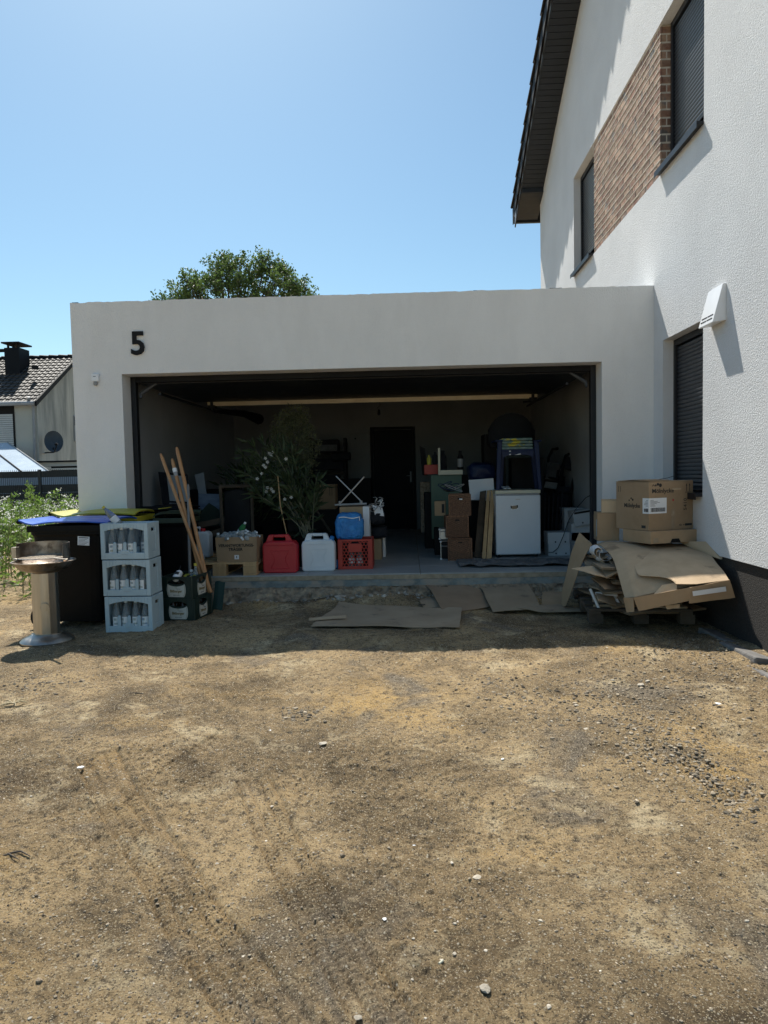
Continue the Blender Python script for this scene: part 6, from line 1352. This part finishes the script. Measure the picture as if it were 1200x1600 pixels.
# ================================================================== BEHIND: neighbour, fence, weeds, tree
nh = thing('neighbour_house', 'older grey rendered house with tiled gable roof and chimney beyond the fence', 'house', (0, 0, 0))
ny = 16.0; A = at(57, 622, y=ny); NX = A.x; EZ = A.z; RY = ny+2.9; RZ = at(107, 560, y=RY).z; NB = ny+5.8
wz = MB(); wz.quad((NX, ny, -1), (NX, NB, -1), (NX, NB, EZ), (NX, RY, RZ-.05), (NX, ny, EZ)); wz.build('gable_wall', M_NWALL, nh)
wz = MB(); wz.quad((NX, ny, -1), (NX-9, ny, -1), (NX-9, ny, EZ), (NX, ny, EZ)); wz.build('front_wall', M_NWALL2, nh); MB().quad((NX-9, NB, -1), (NX, NB, -1), (NX, NB, EZ), (NX-9, NB, EZ)).build('back_wall', M_NWALL2, nh)
nrf = MB().quad((NX+.12, ny-.30, EZ-.20), (NX-9, ny-.30, EZ-.20), (NX-9, RY, RZ), (NX+.12, RY, RZ)); nrf.quad((NX+.12, NB+.3, EZ-.2), (NX-9, NB+.3, EZ-.2), (NX-9, RY, RZ), (NX+.12, RY, RZ))
roofn = nrf.build('roof', M_BLACK, nh)
tl = MB(); nr_, nc_ = 15, 22; L_ = math.hypot(RY-ny+.3, RZ-EZ+.2); th0 = math.atan2(RZ-EZ+.2, RY-ny+.3); tw_ = .21
for i in range(nr_):
    for j in range(nc_):
        x1 = NX+.12-j*tw_; s0 = L_*i/nr_; s1 = L_*(i+1.12)/nr_
        def pp(x, s, h): return (x, ny-.30+s*math.cos(th0)-h*math.sin(th0), EZ-.20+s*math.sin(th0)+h*math.cos(th0))
        prof = [(0, .03), (.05, .045), (.10, .03), (.15, .015), (tw_-.012, .02)]
        vs = [pp(x1-a, s0, .045+h) for a, h in prof]+[pp(x1-a, s1, .012+h) for a, h in prof]+[pp(x1-a, s0, .0) for a, h in prof]
        n5_ = 5; tl.add(vs, [(k, k+1, k+1+n5_, k+n5_) for k in range(4)]+[(k+10, k+11, k+1, k) for k in range(4)])
tag(tl.build('roof_tiles', M_NTILE, nh), kind='stuff')
for k in range(12): MB().tube([(NX+.14-k*.36, RY, RZ+.04), (NX-.24-k*.36, RY, RZ+.06)], [.085, .10], 8).build('ridge_tile', M_BLACK, nh)
s_ = MB(); s_.add([(NX+.10, ny-.32, EZ-.30), (NX+.16, ny-.32, EZ-.30), (NX+.16, RY, RZ-.06), (NX+.10, RY, RZ-.06), (NX+.10, ny-.32, EZ-.12), (NX+.16, ny-.32, EZ-.12), (NX+.16, RY, RZ+.10), (NX+.10, RY, RZ+.10)], [(0, 1, 2, 3), (4, 5, 6, 7), (0, 1, 5, 4), (1, 2, 6, 5), (2, 3, 7, 6), (3, 0, 4, 7)]); s_.build('verge_board', M_BLACK, nh)
s_ = MB(); s_.add([(NX+.10, NB+.32, EZ-.30), (NX+.16, NB+.32, EZ-.30), (NX+.16, RY, RZ-.06), (NX+.10, RY, RZ-.06), (NX+.10, NB+.32, EZ-.12), (NX+.16, NB+.32, EZ-.12), (NX+.16, RY, RZ+.10), (NX+.10, RY, RZ+.10)], [(0, 1, 2, 3), (4, 5, 6, 7), (0, 1, 5, 4), (1, 2, 6, 5), (2, 3, 7, 6), (3, 0, 4, 7)]); s_.build('verge_board', M_BLACK, nh)
a, b, c, e = rect(7, 543, 30, 575, 17.6); cm_ = MB().box(a, b, 17.6, 18.3, c-.3, e).build('chimney', M_DOOR, nh)
q_ = MB(); q_.box(a-.05, b+.06, 17.5, 18.4, e+.14, e+.19); 
q_.build('chimney_cover', M_BLACK, cm_)
for x in (a+.08, (a+b)/2, b-.08): MB().box(x-.03, x+.03, 17.7, 17.76, e, e+.14).build('cover_leg', M_BLACK, cm_)
MB().box(a-1.2, a-.1, 17.8, 18.2, e-.05, e+.0).build('chimney_rail', M_BLACK, cm_)
MB().box(*rect(52, 571, 58, 577, 17.2)[:2], 17.1, 17.3, rect(52, 571, 58, 577, 17.2)[2], rect(52, 571, 58, 577, 17.2)[3]).build('roof_vent', M_BLACK, nh)
MB().tube([(NX-9, ny-.36, EZ-.22), (NX+.1, ny-.36, EZ-.20)], .07, 8).build('gutter', M_GREYP, nh)
dp = lambda px, py, y=ny-.1: at(px, py, y=y)
MB().tube([dp(45, 620, ny-.3), dp(46, 628, ny-.2), dp(52, 636), dp(54, 700), dp(55, 745)], .05, 8).build('downpipe', M_GREYP, nh)
wx0, wx1, wz0, wz1 = rect(-30, 632, 24, 712, ny); wf = MB().box(wx0, wx1, ny-.03, ny+.02, wz0, wz1).build('window', M_BLACK, nh)
sl_n = MB().box(wx0+.06, wx1-.05, -.05, -.031, 0, .062).build('shutter_slat', mat('grey_white_slat', (.50, .52, .52), (.56, .58, .58), 4, .6), wf, .008)
z = wz0+.05; k = 0
while z < wz0+(wz1-wz0)*.80:
    if k == 0: sl_n.location = (0, ny, z)
    else: piece(sl_n, wf, (0, ny, z))
    z += .07; k += 1
MB().box(wx0-.02, wx1+.02, ny-.08, ny-.031, wz0-.06, wz0-.0).build('window_sill', M_GREYP, wf)
gw = at(117, 650, x=NX); g2 = at(117, 690, x=NX); gwin = MB().box(NX+.001, NX+.04, gw.y-.15, gw.y+1.0, g2.z, gw.z).build('window', M_GREYP, nh); MB().box(NX+.041, NX+.05, gw.y-.13, gw.y+.9, gw.z-.35, gw.z-.02).build('dark_pane', M_BLACK, gwin)
# dish on the gable
dc = at(84, 690, x=NX+.45); ds = thing('satellite_dish', 'dark grey satellite dish on its arm on the neighbour gable wall', 'satellite dish', dc)
dn = Vector((.5, -.83, .25)).normalized(); Q = dn.to_track_quat('Z', 'Y').to_matrix().to_4x4(); s_ = MB()
prof = [(.001, -.06), (.15, -.045), (.27, -.015), (.34, .02), (.345, .012), (.27, -.03), (.15, -.06), (.001, -.075)]
n = 24; vs = []; 
for r_, z in prof: vs += [Q @ Vector((r_*math.cos(2*PI*k/n)*.85, r_*math.sin(2*PI*k/n)*1.1, z)) for k in range(n)]
s_.add(vs, [(i*n+k, i*n+(k+1) % n, (i+1)*n+(k+1) % n, (i+1)*n+k) for i in range(len(prof)-1) for k in range(n)]); s_.build('dish', mat('dish_grey', (.03, .04, .05), (.045, .055, .065), 4, .5), ds, smooth=True)
MB().tube([(.05, -.1, -.36), (.35, -.55, -.22), (.36, -.56, -.12)], .02, 6).build('feed_arm', M_BLACK, ds); MB().tube([(.33, -.56, -.14), (.40, -.56, -.10)], .045, 8).build('receiver', M_BLACK, ds); MB().tube([(-.45, .25, -.36), (.0, -.05, -.36), (.0, -.05, -.2)], .022, 6).build('wall_arm', M_BLACK, ds)
# low annex under the gable
an = thing('annex', 'low flat roofed annex with a pale fascia in front of the neighbour gable', 'outbuilding', (0, 0, 0)); a, b, c, e = rect(62, 722, 150, 728, 14.0)
MB().box(a, b+1.5, 14.0, 15.9, c, e).build('roof_fascia', M_NWALL2, an); MB().box(a-.05, b+1.6, 13.9, 15.95, e+.001, e+.05).build('roof_edge', M_BLACK, an); MB().box(a+.2, b+1.4, 14.3, 15.8, -.8, c-.001).build('annex_wall', M_DOOR, an); a2, b2, c2, e2 = rect(70, 731, 150, 734, 13.9); MB().box(a2, b2+1, 13.9, 13.95, c2, e2).build('lower_rail', M_NWALL2, an)
# pergola with light sheet roof
pg = thing('pergola', 'garden pergola with a pale blue grey sheet roof behind the fence at the left edge', 'pergola', (0, 0, 0)); PR = [(12, 692), (76, 737)]
p0 = at(12, 692, y=15.2); p1 = at(76, 737, y=12.4); pl = MB(); wid = 4.5
pdir = Vector((-1, 0.0, 0)); 
pl.add([p0, p1, p1+pdir*wid, p0+pdir*wid], [(0, 1, 2, 3)]); pl.add([v-Vector((0, 0, .04)) for v in (p0, p1, p1+pdir*wid, p0+pdir*wid)], [(3, 2, 1, 0)]); pl.build('roof_sheet', M_SAIL, pg)
for k in range(6):
    o_ = pdir*(k*.78+.0); MB().tube([p0+o_+Vector((0, 0, .015)), p1+o_+Vector((0, 0, .015))], .022, 6).build('rafter', M_GREYP if k == 0 else M_BLACK, pg)
MB().box(p1.x-wid, p1.x+.02, p1.y-.05, p1.y+.05, p1.z-.14, p1.z-.045).build('front_beam', M_BLACK, pg)
for x in (p1.x-.1, p1.x-3): MB().box(x-.05, x+.05, p1.y-.05, p1.y+.05, -.6, p1.z-.141).build('post', M_BLACK, pg)
# fence: double rod mesh panels with woven privacy strips
fn = thing('privacy_fence', 'dark grey mesh fence with woven privacy strips, behind the wild flowers', 'fence', (0, 10.5, 0)); fyp = 10.5
fz = lambda py: at(60, py, y=fyp).z
gx = at(62, 740, y=fyp).x; zt, z1_, z2_ = fz(735.5), fz(746), fz(757.5); zb = -.45
strip_o = None
for x0 in (gx-5.02, gx-2.51, gx, gx+2.51):
    MB().box(x0-.03, x0+.03, -.03, .03, zb, zt+.03).build('post', M_FENCE, fn)
    z = zt-.0
    k = 0
    for (za, zb_) in ((z1_, zt-.01), (z2_-.20, z2_), (z2_-.41, z2_-.21), (z2_-.62, z2_-.42), (z2_-.83, z2_-.63), (z2_-1.04, z2_-.84)):
        MB().box(x0+.035, x0+2.475, -.004, .004, za, zb_).build('privacy_strip', M_FENCE, fn)
rod = MB().box(-.004, .004, -.014, -.006, zb, zt+.03).build('rod', M_FENCE, fn); rod.location = (gx-2.4, 0, 0); x = gx-2.35; k = 1
while x < gx+2.5:
    piece(rod, fn, (x, 0, 0)); k += 1; x += .05 if k % 4 else .05
    if k % 4 == 2: pass
# bright strips: the gap between the bands shows pale wall beyond
MB().box(gx-2.5, gx+2.5, .30, .34, z1_-.3, z1_+.2).build('pale_back_panel', mat('pale_blue_panel', (.30, .36, .42), (.34, .40, .46), 3, .6), fn) if False else None
gw_ = thing('garden_wall', 'pale grey low garden wall seen through the gap of the mesh fence', 'wall', (0, 11.4, 0)); MB().box(gx-6, gx+3.5, 0, .15, -.5, fz(745)).build('wall_face', mat('pale_garden_wall', (.36, .41, .46), (.42, .47, .52), 3, .8), gw_)

# wild flowers and weeds
nr = np.random.RandomState(21)
def weeds():
    n = 900; X = nr.uniform(-9.5, -.66, n); Y = nr.uniform(.55, 9.8, n)
    keep = (X > -1.05-.72*(Y+.2)*1.05-1.6) & (X < -.66)
    X, Y = X[keep], Y[keep]; LPs = []; FP = []; ST = []; SD = []
    for x, y in zip(X, Y):
        h = (.50+.55*vn(np.array([x*1.3]), np.array([y*1.3]), 4)[0]+.18*nr.rand())*ss(.0, 1.4, np.array([y]))[()]*.9 + .05
        h = float(h); g0 = gz(x, y); nb = 46; t_ = nr.rand(nb)
        a = nr.rand(nb)*6.28; r_ = (.03+.16*np.sqrt(nr.rand(nb)))*(1-.4*t_)
        LPs.append(np.stack([x+r_*np.cos(a), y+r_*np.sin(a), g0+h*(.04+.93*t_)], -1))
        for k in range(3): ST.append(((x, y, g0), (x+nr.normal()*.07, y+nr.normal()*.07, g0+h*(.8+.25*nr.rand()))))
        if vn(np.array([x*.9+3]), np.array([y*.9]), 14)[0] > .52:
            m = nr.randint(2, 9); FP.append(np.stack([x+nr.normal(size=m)*.14, y+nr.normal(size=m)*.14, g0+h*(.86+.22*nr.rand(m))], -1))
    return np.concatenate(LPs), np.concatenate(FP), ST
LPw, FPw, STw = weeds()
tag(leaves('wild_meadow', LPw, .075, M_LEAFW, None, .42, 'stuff', up=.35, seed=3), 'dense green weeds growing left of the garage up to the fence', 'weeds')
leaf2 = tag(leaves('wild_flowers', np.repeat(FPw, 5, 0)+nr.normal(size=(len(FPw)*5, 3))*[.022, .022, .006], .020, M_PETAL, None, .9, 'stuff', seed=4), 'small white wild flower heads scattered over the weeds left of the garage', 'flowers')
sm = MB()
for a, b in STw: sm.tube([a, b], [.004, .0018], 3, False)
tag(sm.build('weed_stems', M_STEM), 'thin green stems of the weeds left of the garage', 'weeds', None, 'stuff')
for k, (px, py, y, m_) in enumerate([(43, 750, 5.6, 0), (88, 765, 4.6, 1), (66, 772, 3.2, 0), (16, 772, 4.0, 1), (105, 772, 3.0, 0), (30, 790, 2.2, 1), (54, 768, 3.9, 0), (4, 790, 3.0, 1)]):
    p = at(px, py, y=y); g0 = gz(p.x, y); h = p.z-g0; o = thing('tall_weed', ['tallest feathery weed rising in front of the fence', 'tall weed with white flower heads near the garage corner', 'bright green leafy weed in the middle of the weed bed', 'weed topped with dense white flowers at the left edge', 'leafy weed beside the garage corner', 'white flowered weed low in front at the left', 'slim green weed just right of the tallest one', 'white flowering weed cut by the left picture edge'][k], 'weed', (p.x, y, g0), 0, 'tall weeds standing out of the bed')
    rr = random.Random(k); st = MB(); LP = []; FP = []
    st.tube([(0, 0, 0), (.02, 0, h*.5), (0, 0, h)], [.008, .006, .002], 5)
    for b_ in range(14):
        z = h*(.25+.7*b_/14); a = rr.random()*6.28; L_ = .28*(1-.6*b_/14); e = Vector((math.cos(a)*L_, math.sin(a)*L_, z+L_*.9)); st.tube([(0.01, 0, z), e], [.003, .001], 3, False)
        for q in range(22): t_ = rr.random(); LP.append(Vector((0, 0, z)).lerp(e, t_)+Vector((rr.gauss(0, .025), rr.gauss(0, .025), rr.gauss(0, .025))))
        if m_: 
            for q in range(10): FP.append(e+Vector((rr.gauss(0, .03), rr.gauss(0, .03), rr.gauss(0, .012))))
    st.build('stem', M_STEM, o); leaves('foliage', LP, .055, M_LEAFW, o, .4, 'stuff', up=.3, seed=k)
    if FP: leaves('flower_head', FP, .024, M_PETAL, o, .9, 'stuff', seed=k+20)

# tree behind the garage
tx, ty = at(365, 440, y=22).x, 22.0
tr = thing('tree', 'broad leafy green tree whose crown shows above the flat garage roof', 'tree', (tx, ty, -.5)); rr = random.Random(31); nr = np.random.RandomState(8)
tk = MB(); tk.tube([(0, 0, 0), (.1, 0, 2), (.0, .1, 4.2), (.1, 0, 6)], [.34, .27, .22, .15], 12); tk.build('trunk', M_BARK, tr, smooth=True)
lb = MB(); P = []
outl = [(243, 462, .5), (262, 458, .6), (275, 452, .8), (290, 428, .75), (298, 436, .9), (310, 428, .75), (312, 452, 1.0), (333, 430, .8), (340, 405, .65), (345, 425, 1.0), (352, 398, .55), (362, 408, .8), (375, 415, .9), (372, 440, 1.1), (392, 415, .75), (400, 430, 1.0), (406, 408, .65), (416, 398, .6), (424, 408, .8), (436, 408, .65), (440, 428, .95), (452, 420, .65), (462, 432, .8), (470, 445, .7), (480, 440, .5), (492, 452, .55), (500, 458, .35), (350, 455, 1.2), (420, 450, 1.3), (465, 458, .9), (236, 464, .3), (300, 460, 1.2), (385, 455, 1.2)]
for k, (px, py, r_) in enumerate(outl):
    yy = ty+rr.uniform(-1.3, 1.3); c = at(365+(px-365)*.93, py+13, y=yy)-Vector((tx, ty, -.5)); s0 = Vector((0, .05, 4+1.6*rr.random()))
    lb.tube([s0, s0.lerp(c, .5)+Vector((0, 0, -.25)), c], [.10, .06, .02], 6)
    for q in range(16):
        c2 = c+Vector((rr.gauss(0, .42), rr.gauss(0, .42), rr.gauss(.0, .42)))*r_*.78; lb.tube([c, c2], [.02, .006], 3, False)
        n_ = int(34*r_)+8; P.append(np.array(c2)+nr.normal(size=(n_, 3))*.085*(.7+.5*r_))
for q in range(26): c2 = Vector((rr.gauss(0, 2.2), rr.gauss(0, 1.6), rr.uniform(3.8, 7.5))); P.append(np.array(c2)+nr.normal(size=(60, 3))*.38)
tag(lb.build('limb', M_BARK, tr)); leaves('crown', np.concatenate(P), .105, M_LEAFT, tr, .62, 'stuff', up=.1, seed=6)
